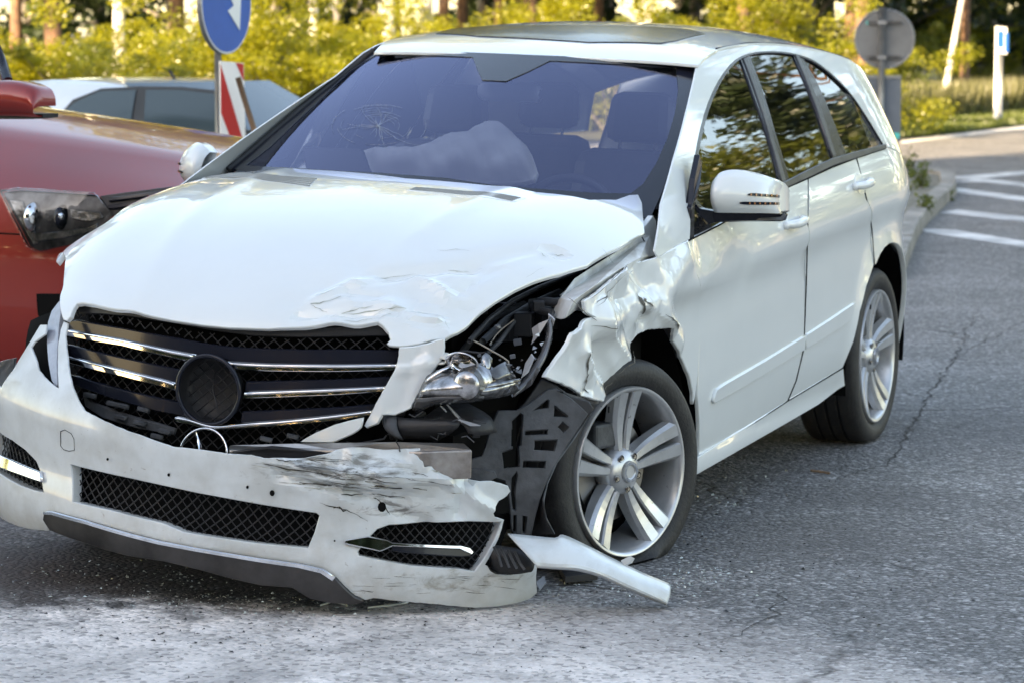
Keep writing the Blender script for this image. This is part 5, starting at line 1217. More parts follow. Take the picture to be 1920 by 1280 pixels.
cut = [[(np.mean(q, 0)[0] + (a - np.mean(q, 0)[0]) * 1.12, np.mean(q, 0)[1] + (b - np.mean(q, 0)[1]) * 1.15) for a, b in q] for q in cut]
carrier = patch('bumper_carrier', CAR, s_car, c_out, (.8, .4), M['liner'], car, .025, holes=cut, lip=.012, hlip=.02, side=SC, bstep=.03)
patch('carrier_bracket', CAR, s_car, [(868, 884), (885, 878), (925, 884), (930, 893), (912, 902), (880, 898)], (.8, .4), M['liner'], carrier, .03, off=.02, lip=.02, side=SC)
patch('liner_sheet', CAR, s_car, [z4(20, 480), z4(60, 445), z4(130, 345), z4(190, 370), z4(255, 420), z4(330, 440), z4(350, 470), z4(322, 500), z4(250, 440), z4(190, 395), z4(120, 420)], (.85, .6), M['black'], car, .03, off=-.01, lip=.01, side=SC)
# wheel-arch lining edge that hangs down in front of the tyre
ln = [[CAR.U(*z4(a, b), 'y', y) for a, b, y in row] for row in ([(330, 500, .90), (270, 590, .90), (190, 700, .90), (150, 790, .90), (135, 860, .91), (145, 940, .91), (180, 1005, .92)], [(325, 480, .86), (240, 600, .86), (160, 700, .84), (120, 790, .84), (100, 870, .84), (85, 950, .84), (80, 1010, .85)])]
loft('arch_lining', ln, M['black'], car, 3, thick=.004)
tube('arch_lining_edge', ln[0], .0035, M['liner'], car, 5)
for a, b, r in ((327, 462, .008), (300, 480, .006)):
    ball('bolt', CAR.U(*z4(a, b), 'y', .92), r, M['alu'], car, seg=10)
MB().prism([CAR.U(*q, 'y', .93) for q in (z4(215, 395), z4(330, 430), z4(375, 440), z4(372, 452), z4(320, 445), z4(240, 415))], (0, -.02, 0)).build('flap_edge', M['liner'], car, False, .002)

# ---- bumper corner lying on the ground, still attached by a tab
def s_cor(u, v):                                  # u along the piece, v across it, car frame
    u = np.atleast_1d(np.asarray(u, float)); v = np.atleast_1d(np.asarray(v, float)); u, v = np.broadcast_arrays(u, v)
    return np.stack([.80 + .12 * v - .25 * u, .86 + u * .9, .31 - .42 * u ** 1.3 * 1 + v * .8 - 0 * u], 1)
cor = [[CAR.U(a, b, 'x', x) for a, b, x in row] for row in (
    [(952, 1000, .90), (985, 1003, .87), (1040, 1008, .84), (1055, 1002, .80), (1100, 1022, .76), (1160, 1052, .70), (1215, 1078, .64), (1252, 1093, .60), (1257, 1100, .59)],
    [(968, 1018, .93), (1000, 1024, .91), (1040, 1026, .88), (1065, 1026, .85), (1110, 1042, .81), (1165, 1068, .75), (1215, 1092, .69), (1250, 1106, .65), (1256, 1112, .64)],
    [(985, 1036, .95), (1010, 1040, .93), (1045, 1042, .90), (1075, 1045, .87), (1120, 1060, .83), (1170, 1082, .77), (1215, 1104, .71), (1246, 1120, .67), (1252, 1127, .66)],
    [(1004, 1058, .95), (1020, 1060, .93), (1050, 1062, .91), (1085, 1064, .88), (1125, 1075, .84), (1170, 1096, .78), (1212, 1114, .72), (1242, 1127, .675), (1250, 1131, .665)],
    [(1006, 1062, .92), (1022, 1064, .90), (1052, 1066, .88), (1085, 1069, .85), (1125, 1080, .81), (1170, 1101, .75), (1211, 1119, .69), (1241, 1130, .65), (1249, 1133, .64)])]
sharp(loft('bumper_corner', cor, M['bumper'], car, 3, thick=.004), 14)
MB().prism([CAR.U(*q, 'x', .78) for q in (z4(465, 1120), z4(505, 1100), z4(522, 1108), z4(510, 1128), z4(480, 1140))], (-.01, 0, -.004)).build('bumper_tab', M['bumper'], car, False, .001)
# black junk under the corner
nzc2 = [[CAR.U(*z3(a, b), 'x', x) for a, b, x in row] for row in ([(960, 480, .86), (1030, 490, .86), (1120, 510, .84), (1180, 570, .82)], [(955, 540, .88), (1020, 560, .88), (1100, 590, .86), (1170, 610, .84)], [(960, 600, .86), (1020, 625, .86), (1090, 625, .85), (1150, 615, .84)])]
loft('torn_duct', nzc2, M['black'], car, 3, thick=.005)
for k in range(4): zt3 = tube('duct_rib', [CAR.U(*z3(975 + 35 * k, 490 + 8 * k), 'x', .90), CAR.U(*z3(1000 + 35 * k, 540 + 10 * k), 'x', .905), CAR.U(*z3(1015 + 38 * k, 590 + 5 * k), 'x', .90)], .004, M['liner'], car, 6)

# ---- wheels
def make_wheel(steer, flat, hubz):
    e = thing('wheel', '', ''); del e['label']; del e['category']
    R_ = .362; Wd = .255
    prof = [(.268, -.03), (.285, -.006), (.31, .004), (.335, .002), (.350, -.008), (.3585, -.022), (R_, -.045), (R_, -.075), (R_ - .008, -.077), (R_ - .008, -.085), (R_, -.087), (R_, -.125), (R_ - .008, -.127), (R_ - .008, -.135), (R_, -.137), (R_, -.175), (R_ - .008, -.177), (R_ - .008, -.185), (R_, -.187), (R_, -.215), (.3575, -.235), (.345, -.252), (.31, -.262), (.27, -.24)]
    ty = lathe('tyre', prof, M['rubber'], e, 96, sh=50)
    for v in ty.data.vertices:                    # flattened contact patch
        d = -hubz + .002
        if v.co.z < d:
            k = (d - v.co.z); v.co.z = d + .0; v.co.y += (k * (.55 if flat else .2)) * (1 if v.co.y > -.12 else -1)
    lathe('rim_barrel', [(.272, -.028), (.274, -.008), (.270, .001), (.262, .001), (.256, -.008), (.250, -.03), (.242, -.09), (.238, -.16), (.250, -.22), (.262, -.235)], M['rim'], e, 72, sh=60)
    lathe('brake_disc', [(.0, -.10), (.08, -.10), (.085, -.085), (.165, -.085), (.165, -.10), (.165, -.11)], M['disc'], e, 40)
    lathe('brake_backing', [(.0, -.16), (.235, -.16), (.235, -.14)], M['void'], e, 32)
    MB().box((.05, -.075, .12), (.16, .07, .08), 0).build('caliper', M['liner'], e, False, .01)
    # spokes: five pairs of tapering blades
    for k in range(5):
        a0 = math.radians(90 + 72 * k)
        for s_ in (1, -1):
            rows = []
            for t in np.linspace(0, 1, 9):
                r = .045 + .212 * t
                g_ = .0030 + .0085 * t; w = .020 + .034 * t ** .7
                dep = -.030 + .030 * t ** 1.2 - .010 * math.sin(PI * t); th = .05 - .015 * t
                inn, out_ = s_ * g_, s_ * (g_ + w)
                sec = [(inn, dep - th), (inn, dep - .007), (inn + s_ * .004, dep), (out_ - s_ * (.006 + .006 * t), dep - .001), (out_, dep - .013), (out_ + s_ * .004, dep - th)]
                row = []
                for o_, y_ in sec:
                    x = r * math.cos(a0) - o_ * math.sin(a0); z = r * math.sin(a0) + o_ * math.cos(a0); row.append((x, y_, z))
                rows.append(row)
            V = [p for r_ in rows for p in r_]; n = 6; F = []
            for i in range(8):
                for j in range(5): F.append((i * n + j, i * n + j + 1, (i + 1) * n + j + 1, (i + 1) * n + j) if s_ > 0 else (i * n + j + 1, i * n + j, (i + 1) * n + j, (i + 1) * n + j + 1))
            finish('spoke', V, F, M['rim'], e, False)
        # web between the pair near the hub
    lathe('hub', [(.036, -.012), (.050, -.016), (.064, -.024), (.074, -.036), (.078, -.06), (.075, -.09)], M['rim'], e, 40)
    for k in range(5):
        a = math.radians(54 + 72 * k); c = (.055 * math.cos(a), -.0155, .055 * math.sin(a))
        h = lathe('bolt_hole', [(.0, -.004), (.0105, -.003), (.0115, .0015), (.0128, .0)], M['disc'], e, 14); h.location = c
        b_ = lathe('wheel_bolt', [(.0, .004), (.0062, .004), (.0068, -.003)], M['alu'], h, 6)
    cap = lathe('centre_cap', [(.0, -.006), (.020, -.006), (.0225, -.003), (.025, -.002), (.034, -.003), (.036, -.010)], M['rim'], e, 36)
    lathe('cap_ring', [(.0235, -.0015), (.033, -.0018)], mat('cap_blue_grey', (.16, .19, .25), .4, metal=.5, col2=(.35, .37, .42), vscale=90) if 'cap_blue_grey' not in bpy.data.materials else bpy.data.materials['cap_blue_grey'], cap, 30)
    MB().box((.236 * math.cos(1.1), -.006, .236 * math.sin(1.1)), (.004, .006, .02)).build('valve', M['black'], e)
    e.parent = car
    return e
inv = CARM.inverted()
def put(w, loc, steer, roll=0, camber=0, flip=0):
    w.matrix_parent_inverse = Matrix(); w.matrix_local = inv @ Matrix.Translation(loc) @ Matrix.Rotation(-steer + (PI if flip else 0), 4, 'Z') @ Matrix.Rotation(camber, 4, 'X')
    return w
w1 = put(make_wheel(0, True, .292), (0, .935, .294), math.radians(19.5))
w2 = make_wheel(0, False, .345); put(w2, (-2.98, .945, .352), 0)
def clone(o, par):
    c = o.copy(); COL.objects.link(c); c.parent = par
    for ch in o.children: clone(ch, c)
    return c
w3 = clone(w2, car); put(w3, (.1, -.93, .352), 0, flip=1)
w4 = clone(w2, car); put(w4, (-2.98, -.945, .352), 0, flip=1)

# ---- mirrors
def mirror(side):
    e = thing('door_mirror', '', ''); del e['label']; del e['category']; e.parent = car
    if side > 0: U_ = lambda a, b, x: CAR.U(a, b, 'x', x)
    zm = lambda a, b: (1260 + a / 2.909, 60 + b / 2.909)
    # shell as rows from the inner to the outer end; each row a closed loop section
    cols = []
    prof = [(232, 800, 985), (262, 768, 986), (330, 752, 987), (420, 765, 988), (520, 795, 989), (590, 825, 990), (618, 870, 990)]
    rows = []
    for k, (px, pt, pb) in enumerate(prof):
        t = k / (len(prof) - 1)
        xf = -.63 - .30 * t ** 1.5 + .045 * math.sin(PI * t)
        T = CAR.U(*zm(px, pt), 'x', xf - .05); B = CAR.U(*zm(px, pb), 'x', xf - .03); H = T[2] - B[2]; y = (T[1] + B[1]) / 2
        row = []
        for q in np.linspace(0, 1, 9):
            z = B[2] + H * q; bul = math.sin(PI * min(max(.06 + .94 * q, 0), 1)) ** .6
            yy = B[1] + (T[1] - B[1]) * q
            row.append((xf - .05 + .075 * bul * (1 if 0 < k < 6 else .75), yy, z))
        rows.append(row)
    sh = loft('mirror_shell', rows, M['paint'], e, 3)
    # closed back with the glass
    R_ = np.array(rows); bk_ = [[(p[0] - .0, p[1], p[2]) for p in (r[0], r[-1])] for r in rows]
    loft('mirror_glass', [[(r[0][0] - .06, r[0][1], r[0][2] + .005), (r[-1][0] - .06, r[-1][1], r[-1][2] - .005)] for r in rows[1:-2]], M['chrome'], e, 2)
    loft('mirror_back', [[(r[0][0] - .05, r[0][1], r[0][2] + .003), (r[-1][0] - .05, r[-1][1], r[-1][2] - .003)] for r in rows], M['paint'], e, 2)
    loft('shell_back', [[r[0], (r[0][0] - .06, r[0][1], r[0][2] + .005)] for r in rows], M['black'], e, 2)
    loft('shell_back', [[r[-1], (r[-1][0] - .06, r[-1][1], r[-1][2] - .005)] for r in rows], M['paint'], e, 2)
    # indicator slots
    amber = mat('amber_indicator', (.55, .20, .05), .3, coat=1)
    def on(a, b):
        p, n = on_mesh(CAR, sh, *zm(a, b)); return np.array([-.8, 1.05, 1.15]) if p is None else p + np.array([OFF_, OFF_ * .5, 0])
    OFF_ = .003
    for tp, bt in ((((412, 884), (440, 879), (500, 884), (560, 889), (600, 893), (614, 898)), ((412, 892), (440, 895), (500, 899), (560, 903), (600, 907), (614, 912))), (((368, 930), (400, 927), (480, 928), (560, 929), (600, 930), (612, 933)), ((368, 938), (400, 943), (480, 944), (560, 944), (600, 944), (612, 943)))):
        A_ = [on(*p) for p in crv(tp, 3)]; B_ = [on(*p) for p in crv(bt, 3)]; n_ = len(A_)
        finish('indicator_slot', A_ + B_, [(i, n_ + i, n_ + i + 1, i + 1) for i in range(n_ - 1)], M['gloss'], sh)
    OFF_ = .0055
    for r0 in (887, 935):
        for i in range(7):
            a = 425 + 28 * i + (0 if r0 > 900 else 8); b = r0 + (i * .9 if r0 < 900 else 0)
            MB().prism([on(a - 4, b - 6) + [.003, 0, 0], on(a + 1, b - 6) + [.003, 0, 0], on(a + 1, b + 6) + [.003, 0, 0], on(a - 4, b + 6) + [.003, 0, 0]], (-.004, 0, 0)).build('indicator_bar', amber, sh)
    # base and arm
    P = [CAR.U(*zm(a, b), 'x', x) for a, b, x in ((100, 905, -.60), (150, 965, -.64), (225, 978, -.70), (600, 990, -.92), (612, 1000, -.93), (600, 1035, -.93), (400, 1036, -.85), (230, 1040, -.72), (150, 1075, -.66), (100, 1115, -.62))]
    MB().prism(P, (-.05, 0, 0)).build('mirror_arm', M['gloss'], e, False, .006)
    MB().prism([CAR.U(*zm(a, b), 'x', x) for a, b, x in ((440, 1015, -.84), (590, 1010, -.91), (612, 990, -.92), (618, 1000, -.92), (600, 1028, -.91), (440, 1028, -.84))], (-.004, 0, 0)).build('mirror_trim', M['satin'], e)
    MB().prism([CAR.U(*zm(a, b), 'y', y) for a, b, y in ((152, 670, .895), (165, 720, .895), (155, 830, .915), (140, 900, .92), (105, 960, .925), (98, 1118, .93), (92, 1118, .93), (112, 930, .92), (125, 800, .91))], (0, -.02, 0)).build('mirror_sail', M['gloss'], e, False, .002)
    return e
mr = mirror(1)
# the far mirror: same shell, its top showing above the hood
def copy_m(o, par):
    c = o.copy(); c.data = o.data.copy() if o.data else None; COL.objects.link(c); c.parent = par
    if c.data:
        for v in c.data.vertices: v.co.y = -v.co.y
        c.data.flip_normals()
    for ch in o.children:
        if not ch.name.startswith('mirror_sail'): copy_m(ch, c)
    return c
mr2 = copy_m(mr, car)

# ---- door handles
def handle(cx, cy, g):
    uv = CAR.solve(s_side, cx, cy, g); c = s_side(*uv)[0]
    e = thing('door_handle', '', ''); del e['label']; del e['category']; e.parent = car
    bowl = [(uv[0] + .075 * math.cos(a), uv[1] + .042 * math.sin(a), 0) for a in np.linspace(0, 2 * PI, 25)[:-1]]
    def dd(u, v, X, N):
        r = np.hypot((u - uv[0]) / .075, (v - uv[1]) / .042); return -N * (.016 * np.clip(1 - r ** 4, 0, 1))[:, None]
    def dd2(u, v, X, N):
        r = np.hypot((u - uv[0]) / .075, (v - uv[1]) / .042); return N * (.0035 * np.clip(1 - ((r - .88) / .12) ** 2, 0, 1) + .001)[:, None]
    patch('handle_bowl', CAR, s_side, bowl, g, M['paint'], e, .012, disp=dd2, lip=.001)
    P = [c + [x, y + .0, z] for x, y, z in ((.085, .004, -.004), (.06, .026, -.002), (.02, .034, 0), (-.03, .034, .003), (-.07, .027, .006), (-.092, .006, .008))]
    tube('grip', P, [.012, .016, .0165, .0165, .016, .012], M['paint'], e, 14)
    ball('lock_cap', c + [.1, .008, -.004], .016, M['paint'], e, (1.2, .8, 1), 14)
handle(1486, 417, (-1.5, 1.03)); handle(1613, 345, (-2.4, 1.1))
# far-side copies of the plain panels, so the body is closed
for o in list(car.children):
    if o.name.split('.')[0] in ('front_door', 'rear_door', 'rear_quarter_panel', 'side_frame', 'front_side_window', 'rear_side_window', 'quarter_window', 'door_post', 'window_trim', 'belt_trim', 'rub_strip', 'sill'):
        m_ = mirror_y(o)
        for v in m_.data.vertices:                # the far pillar leans in a little more
            v.co.y += .06 * min(max((v.co.x + 1.45) / .35, 0), 1) * min(max((v.co.z - 1.05) / .12, 0), 1)
# far fender body and tail
patch('rear_end', CAR, lambda y, z: np.stack([-3.86 - .14 * np.clip((1.3 - np.atleast_1d(z)) / .5, 0, 1) - .0 * np.atleast_1d(y), np.atleast_1d(y) + 0 * np.atleast_1d(z), np.atleast_1d(z) + 0 * np.atleast_1d(y)], 1), [(-.66, .3, 0), (.66, .3, 0), (.66, 1.1, 0), (.5, 1.5, 0), (-.5, 1.5, 0), (-.66, 1.1, 0)], (0, 1), M['paint'], car, .1)
ffo = [(-.55, .45, 0), (-.42, .6, 0), (-.3, .75, 0), (.0, .82, 0), (.2, .80, 0), (.22, .90, 0), (.2, .98, 0), (-.2, 1.04, 0), (-.45, 1.08, 0)]
patch('far_fender_side', CAR, s_far, ffo, (0, .8), M['paint'], car, .04, side=-1)
# tail lamp wrapping the corner
patch('tail_lamp', CAR, s_side, [(-3.70, .82, 0), (-3.60, .98, 0), (-3.66, 1.09, 0), (-3.84, 1.06, 0), (-3.94, .9, 0), (-3.9, .8, 0)], (-3.7, .9), mat('red_lamp_plastic', (.35, .01, .02), .1, coat=1), car, .03, off=.005)
# tree-pollen-green pen marks on the rear quarter
# ---- cabin
cab = MB()
cab.box((-.62, 0, .98), (.42, 1.5, .26)); dsh = cab.build('dashboard', M['dash'], car, False, .06)
loft('dash_top', [[(-.30, y, 1.075) for y in (-.72, -.4, 0, .4, .72)], [(-.5, y, 1.115 + .02 * math.exp(-((y - .36) / .2) ** 2)) for y in (-.74, -.4, 0, .36, .74)], [(-.72, y, 1.13 + .05 * math.exp(-((y - .36) / .2) ** 2)) for y in (-.76, -.4, 0, .36, .76)], [(-.84, y, 1.08 + .05 * math.exp(-((y - .36) / .2) ** 2)) for y in (-.76, -.4, 0, .36, .76)]], M['dash'], car, 4)
def seat(x, y, w, h, rake):
    e = thing('seat', '', ''); del e['label']; del e['category']; e.parent = car
    MB().box((x + .22, y, .62), (.52, w, .16), 0, 0, -.08).build('cushion', M['seat'], e, False, .05)
    MB().box((x - .10, y, .62 + h / 2), (.16, w, h), 0, 0, -rake, .86).build('backrest', M['seat'], e, False, .06)
    MB().box((x - .16 - .06, y, .62 + h + .11), (.10, .27, .19), 0, 0, -rake, .9).build('headrest', M['seat'], e, False, .05)
    for s_ in (-1, 1): tube('headrest_post', [(x - .17, y + .07 * s_, .62 + h - .06), (x - .2, y + .07 * s_, .62 + h + .06)], .006, M['satin'], e)
seat(-1.35, .37, .52, .66, .22); seat(-1.35, -.37, .52, .66, .22)
for y in (.38, -.38): seat(-2.35, y, .48, .64, .2)
tube('steering_wheel', [(-.80 - .10 * math.sin(q) * .35, .38 + .19 * math.cos(q), 1.03 + .18 * math.sin(q)) for q in np.linspace(0, 2 * PI, 33)[:-1]], .016, M['seat'], car, 8, True)
# inside mirror
z2p = lambda a, b, x: CAR.U(440 + a / 2.182, 60 + b / 2.182, 'x', x)
e = thing('inside_mirror', '', ''); del e['label']; del e['category']; e.parent = car
rows = []
for a, t0, b0 in ((1003, 222, 262), (1020, 208, 276), (1080, 206, 283), (1150, 208, 286), (1215, 212, 288), (1245, 222, 286), (1253, 240, 275)):
    T, B = z2p(a, t0, -1.20), z2p(a, b0, -1.20); rows.append([B + [-.01, 0, 0], B + [.012, 0, 0], (T + B) / 2 + [.022, 0, 0], T + [.012, 0, 0], T + [-.01, 0, 0]])
loft('mirror_housing', rows, mat('mirror_plastic_grey', (.8, .81, .84), .5), e, 3)
tube('mirror_stem', [z2p(1125, 208, -1.2), z2p(1120, 190, -1.17), z2p(1115, 180, -1.15)], .012, M['black'], e)
MB().prism([z2p(a, b, -1.22) for a, b in ((975, 100), (1290, 118), (1200, 165), (1110, 205), (1015, 200), (990, 160))], (-.03, 0, 0)).build('sensor_housing', M['dash'], e, False, .004)
# headliner
patch('headlining', CAR, s_roof, [(-1.4, .56, 0), (-3.7, .54, 0), (-3.7, -.54, 0), (-1.4, -.56, 0)], (-2, 0), M['roofin'], car, .15, off=-.05, side=1)
# deployed airbag
ab_out = [(530, 485), (560, 478), (640, 492), (700, 493), (790, 488), (830, 460), (900, 430), (1000, 412), (1060, 405), (1110, 408), (1150, 430), (1190, 465), (1215, 510), (1235, 570), (1225, 600), (1180, 610), (1100, 615), (1000, 612), (860, 606), (760, 600), (640, 590), (575, 580), (555, 550)]
def s_air(y, z):
    y = np.atleast_1d(np.asarray(y, float)); z = np.atleast_1d(np.asarray(z, float)); y, z = np.broadcast_arrays(y, z); return np.stack([-.70 - 1.25 * (z - 1.15) + 0 * y, y, z], 1)
SA = 1 if nrm(s_air, np.array([0.]), np.array([1.]))[0][0] > 0 else -1
AO = np.array(uvs(CAR, s_air, [(440 + a / 2.182, 60 + b / 2.182) for a, b in ab_out], (0, 1.2)))
def ab_disp(u, v, X, N):
    P = np.stack([u, v], 1); d = pdist(P, AO); puff = .065 * np.sqrt(np.clip(d / .10, 0, 1)) 
    w = .035 * crump(X * [1, 1, 1.4], 8, 61, 4) + .026 * crump(X, 22, 62) + .010 * crump(X, 50, 64) + .02 * vnoise(X * [1, 1, 2], 9, 63)
    w = w + .03 * np.exp(-(((u - .12) / .13) ** 2))
    # seams
    return N * (puff + w * np.clip(d / .02, 0, 1))[:, None]
patch('airbag', CAR, s_air, [(440 + a / 2.182, 60 + b / 2.182) for a, b in ab_out], (0, 1.2), M['airbag'], car, .009, disp=ab_disp, lip=.02, side=SA)
MB().prism([CAR.U(440 + a / 2.182, 60 + b / 2.182, 'x', x) for a, b, x in ((275, 472, -.66), (510, 478, -.66), (527, 495, -.66), (560, 585, -.60), (288, 560, -.60))], (-.015, 0, 0)).build('airbag_flap', M['dash'], car, False, .006)
tube('wiper', [s_ws(.05, .02)[0] + [0, 0, .02], s_ws(.35, .03)[0] + [.0, 0, .015], s_ws(.62, .05)[0] + [.0, 0, .015]], .006, M['black'], car)
# =================================================================== the red car pressed against the far side
def empt(name, par):
    e = bpy.data.objects.new(name, None); COL.objects.link(e); e.parent = par; return e
RH = math.radians(84)
_hl = at(110, 11.8); _hd = np.array([math.cos(RH), math.sin(RH)]); _lf = np.array([-_hd[1], _hd[0]])
_o = _hl[:2] - _hd * (-.78) - _lf * (-.92)
RM = trs((float(_o[0]), float(_o[1]), 0), rz=RH); RED = Frame(RM, (-2.2, 0, .6))
red = thing('red_car', 'red off-roader with intact headlight parked nose-in against the white car', 'car'); red.matrix_world = Matrix(RM.tolist())
rp = mat('red_paint', (.26, .015, .010), .3, coat=.8, metal=.25, crough=.03)
_ry = [0, .5, .74, .86, .91, .935, .94, .94]; _rx = [0, -.05, -.18, -.38, -.62, -1.0, -1.6, -4.2]
_rs = np.concatenate([[0], np.cumsum(np.hypot(np.diff(_ry), np.diff(_rx)))]); _rX, _rY = Sp(_rs, _rx), Sp(_rs, _ry); _rq = Sp([.15, .3, .5, .7, .85, .95, 1.05, 1.15], [-.10, -.03, 0, -.005, -.01, -.025, -.06, -.11])
def r_wrap(s, z):
    s = np.atleast_1d(np.asarray(s, float)); z = np.atleast_1d(np.asarray(z, float)); s, z = np.broadcast_arrays(s, z); a = np.abs(s); e = 1e-3
    x, y = _rX(a), _rY(a); tx, ty = _rX(a + e) - _rX(a - e), _rY(a + e) - _rY(a - e); L = np.hypot(tx, ty); q = _rq(z)
    return np.stack([x + ty / L * q, (y - tx / L * q) * np.sign(s + 1e-9), z], 1)
def r_hood(x, y):
    x = np.atleast_1d(np.asarray(x, float)); y = np.atleast_1d(np.asarray(y, float)); x, y = np.broadcast_arrays(x, y)
    t = np.clip((.1 - x) / 1.4, 0, 2); zc = 1.06 + .25 * t ** .6; return np.stack([x, y, zc - (zc - 1.0) * (np.abs(y) / .85) ** 2.4 + .012 * np.exp(-((np.abs(y) - .45) / .08) ** 2)], 1)
he = [(_rX(a) - .055, -_rY(a) + .03) for a in np.linspace(0, 2.1, 20)]; hood_edge = [(float(x), float(y), 0) for x, y in he]
ho = hood_edge[::1] + [(-1.80, -.86, 0), (-1.9, -.4, 0), (-1.94, 0, 0), (-1.9, .4, 0), (-1.80, .86, 0)] + [(x, -y, 0) for x, y, _ in hood_edge[::-1]][:-1]
patch('hood', RED, r_hood, ho, (-.5, 0), rp, red, .06, lip=.02)
cutl = 1.0
body_o = [(-5.0, .35, 0), (-5.0, 1.02, 0), (-1.9, 1.04, 0), (-1.0, 1.02, 0), (-.75, 1.0, 0), (0, 1.015, 0), (.75, 1.0, 0), (1.0, 1.02, 0), (1.9, 1.04, 0), (5.0, 1.02, 0), (5.0, .35, 0), (1.0, .25, 0), (0, .25, 0), (-1.0, .25, 0)]
patch('body', RED, r_wrap, body_o, (-.7, .7), rp, red, .08, lip=.02, bstep=.1)
lampo = [(7, 362), (40, 358), (110, 362), (182, 367), (213, 402), (190, 430), (150, 455), (101, 465), (76, 471), (58, 462), (42, 430), (22, 393)]
def RP(name, pts, m, off=0, lip=.01, par=None, step=.04): return patch(name, RED, r_wrap, pts, (-.8, .9), m, par or red, step, off=off, lip=lip)
hb = RP('headlight', lampo, mat('lamp_interior_grey', (.20, .20, .21), .25, metal=.6, col2=(.04, .04, .045), vscale=9), .004)
RP('lamp_glass', lampo, M['lens'], .035, .03, hb)
for (a, b), r, m_ in (((65, 408), .062, M['chrome']), ((118, 408), .05, M['gloss'])):
    c = r_wrap(*RED.solve(r_wrap, a, b, (-.8, .9)))[0]; n = nrm(r_wrap, *[np.array([q]) for q in RED.solve(r_wrap, a, b, (-.8, .9))])[0]
    if (n * (c - RED.c)).sum() < 0: n = -n
    o = ball('reflector', c + n * .0, r, m_, hb, (.5, 1, 1), 18); ball('bulb', c + n * .025, r * .45, M['chrome'], hb, seg=12)
RP('lamp_bezel', [(22, 378), (45, 380), (60, 420), (75, 455), (66, 458), (50, 430), (30, 395)], refl, .012, .008, hb)
RP('lamp_bezel', [(62, 440), (110, 436), (165, 428), (185, 420), (180, 432), (120, 446), (76, 452)], refl, .012, .008, hb)
RP('lamp_bezel', [(135, 395), (190, 400), (195, 408), (170, 416), (138, 410)], refl, .014, .008, hb)
RP('grille', [(188, 369), (240, 362), (320, 352), (420, 350), (420, 430), (300, 430), (214, 404)], M['black'], .004)
for y in (374, 388): RP('grille_bar', [(205, y), (300, y - 12), (380, y - 16), (380, y - 12), (300, y - 7), (208, y + 5)], M['gloss'], .018)
RP('intake', [(69, 552), (112, 552), (113, 602), (86, 612), (72, 590)], M['void'], .004)
RP('intake', [(120, 560), (400, 600), (400, 690), (150, 700)], M['void'], .004)
tube('panel_seam', [r_wrap(*RED.solve(r_wrap, a, b, (-.9, .85)))[0] for a, b in ((-160, 436), (-60, 437), (0, 438), (42, 440))], .003, M['void'], red)
tube('panel_seam', [r_hood(x + .02, y + .004)[0] + [0, 0, -.004] for x, y, _ in hood_edge], .005, M['void'], red)
# upper body of the red car, left of the frame
def shell(name, st, m, par, close=True):
    """st: (x, z_low, z_belt, z_top, half_low, half_belt, half_top)"""
    rows = []
    for x, zl, zb, zt, hl_, hb_, ht in st:
        h = [(hl_ * .92, zl), (hl_, zl + .12), (hb_, zb * .6 + zl * .4), (hb_, zb - .04), (hb_ - .02, zb), ((hb_ + ht) / 2 + .02, (zb + zt) / 2), (ht, zt - .05), (ht * .8, zt - .01), (0, zt)]
        rows.append([(x, -a, b) for a, b in h] + [(x, a, b) for a, b in h[-2::-1]])
    return loft(name, rows, m, par, 2)
shell('cabin', [(-1.70, .9, 1.05, 1.16, .88, .88, .75), (-2.3, .9, 1.05, 1.5, .88, .88, .66), (-2.6, .9, 1.05, 1.68, .88, .88, .62), (-3.0, .9, 1.05, 1.74, .88, .88, .62), (-4.1, .9, 1.05, 1.66, .86, .86, .6), (-4.45, .9, 1.05, 1.2, .84, .84, .6)], rp, red)
shell('windows', [(-1.88, 1.06, 1.1, 1.27, .86, .86, .765), (-2.32, 1.06, 1.1, 1.505, .86, .86, .68), (-2.65, 1.06, 1.1, 1.62, .86, .86, .67), (-3.9, 1.06, 1.1, 1.60, .86, .86, .65), (-4.2, 1.06, 1.1, 1.3, .84, .84, .64)], M['gloss'], red)
em = empt('door_mirror', red)
c = RED.U(30, 186, 'y', -1.02)
MBm = []
rows = []
for k, (px, t0, b0) in enumerate(((-55, 172, 205), (-40, 160, 213), (0, 153, 216), (40, 155, 217), (70, 166, 219), (80, 182, 219), (82, 200, 217))):
    T, B = RED.U(px, t0, 'y', -1.02), RED.U(px, b0, 'y', -1.02); rows.append([B + [0, .08, 0], B + [0, -.03, 0], (T + B) / 2 + [0, -.07, 0], T + [0, -.03, 0], T + [0, .08, 0]])
loft('mirror_shell', rows, rp, em, 3)
MB().prism([RED.U(a, b, 'y', -1.03) for a, b in ((-20, 212), (80, 214), (80, 222), (60, 224), (-20, 224))], (0, .10, 0)).build('mirror_base', M['black'], em)
tube('pillar', [RED.U(-8, 90, 'y', -.72), RED.U(4, 120, 'y', -.76), RED.U(14, 152, 'y', -.80)], .022, M['gloss'], red)
for x, y, f in ((-.85, -.82, 0), (-3.55, -.82, 0), (-.85, .82, 1), (-3.55, .82, 1)):
    w = clone(w2, red); w.matrix_parent_inverse = Matrix(); w.matrix_local = Matrix.Translation((x, -y if 0 else y, .36)) @ Matrix.Rotation(PI if not f else 0, 4, 'Z')

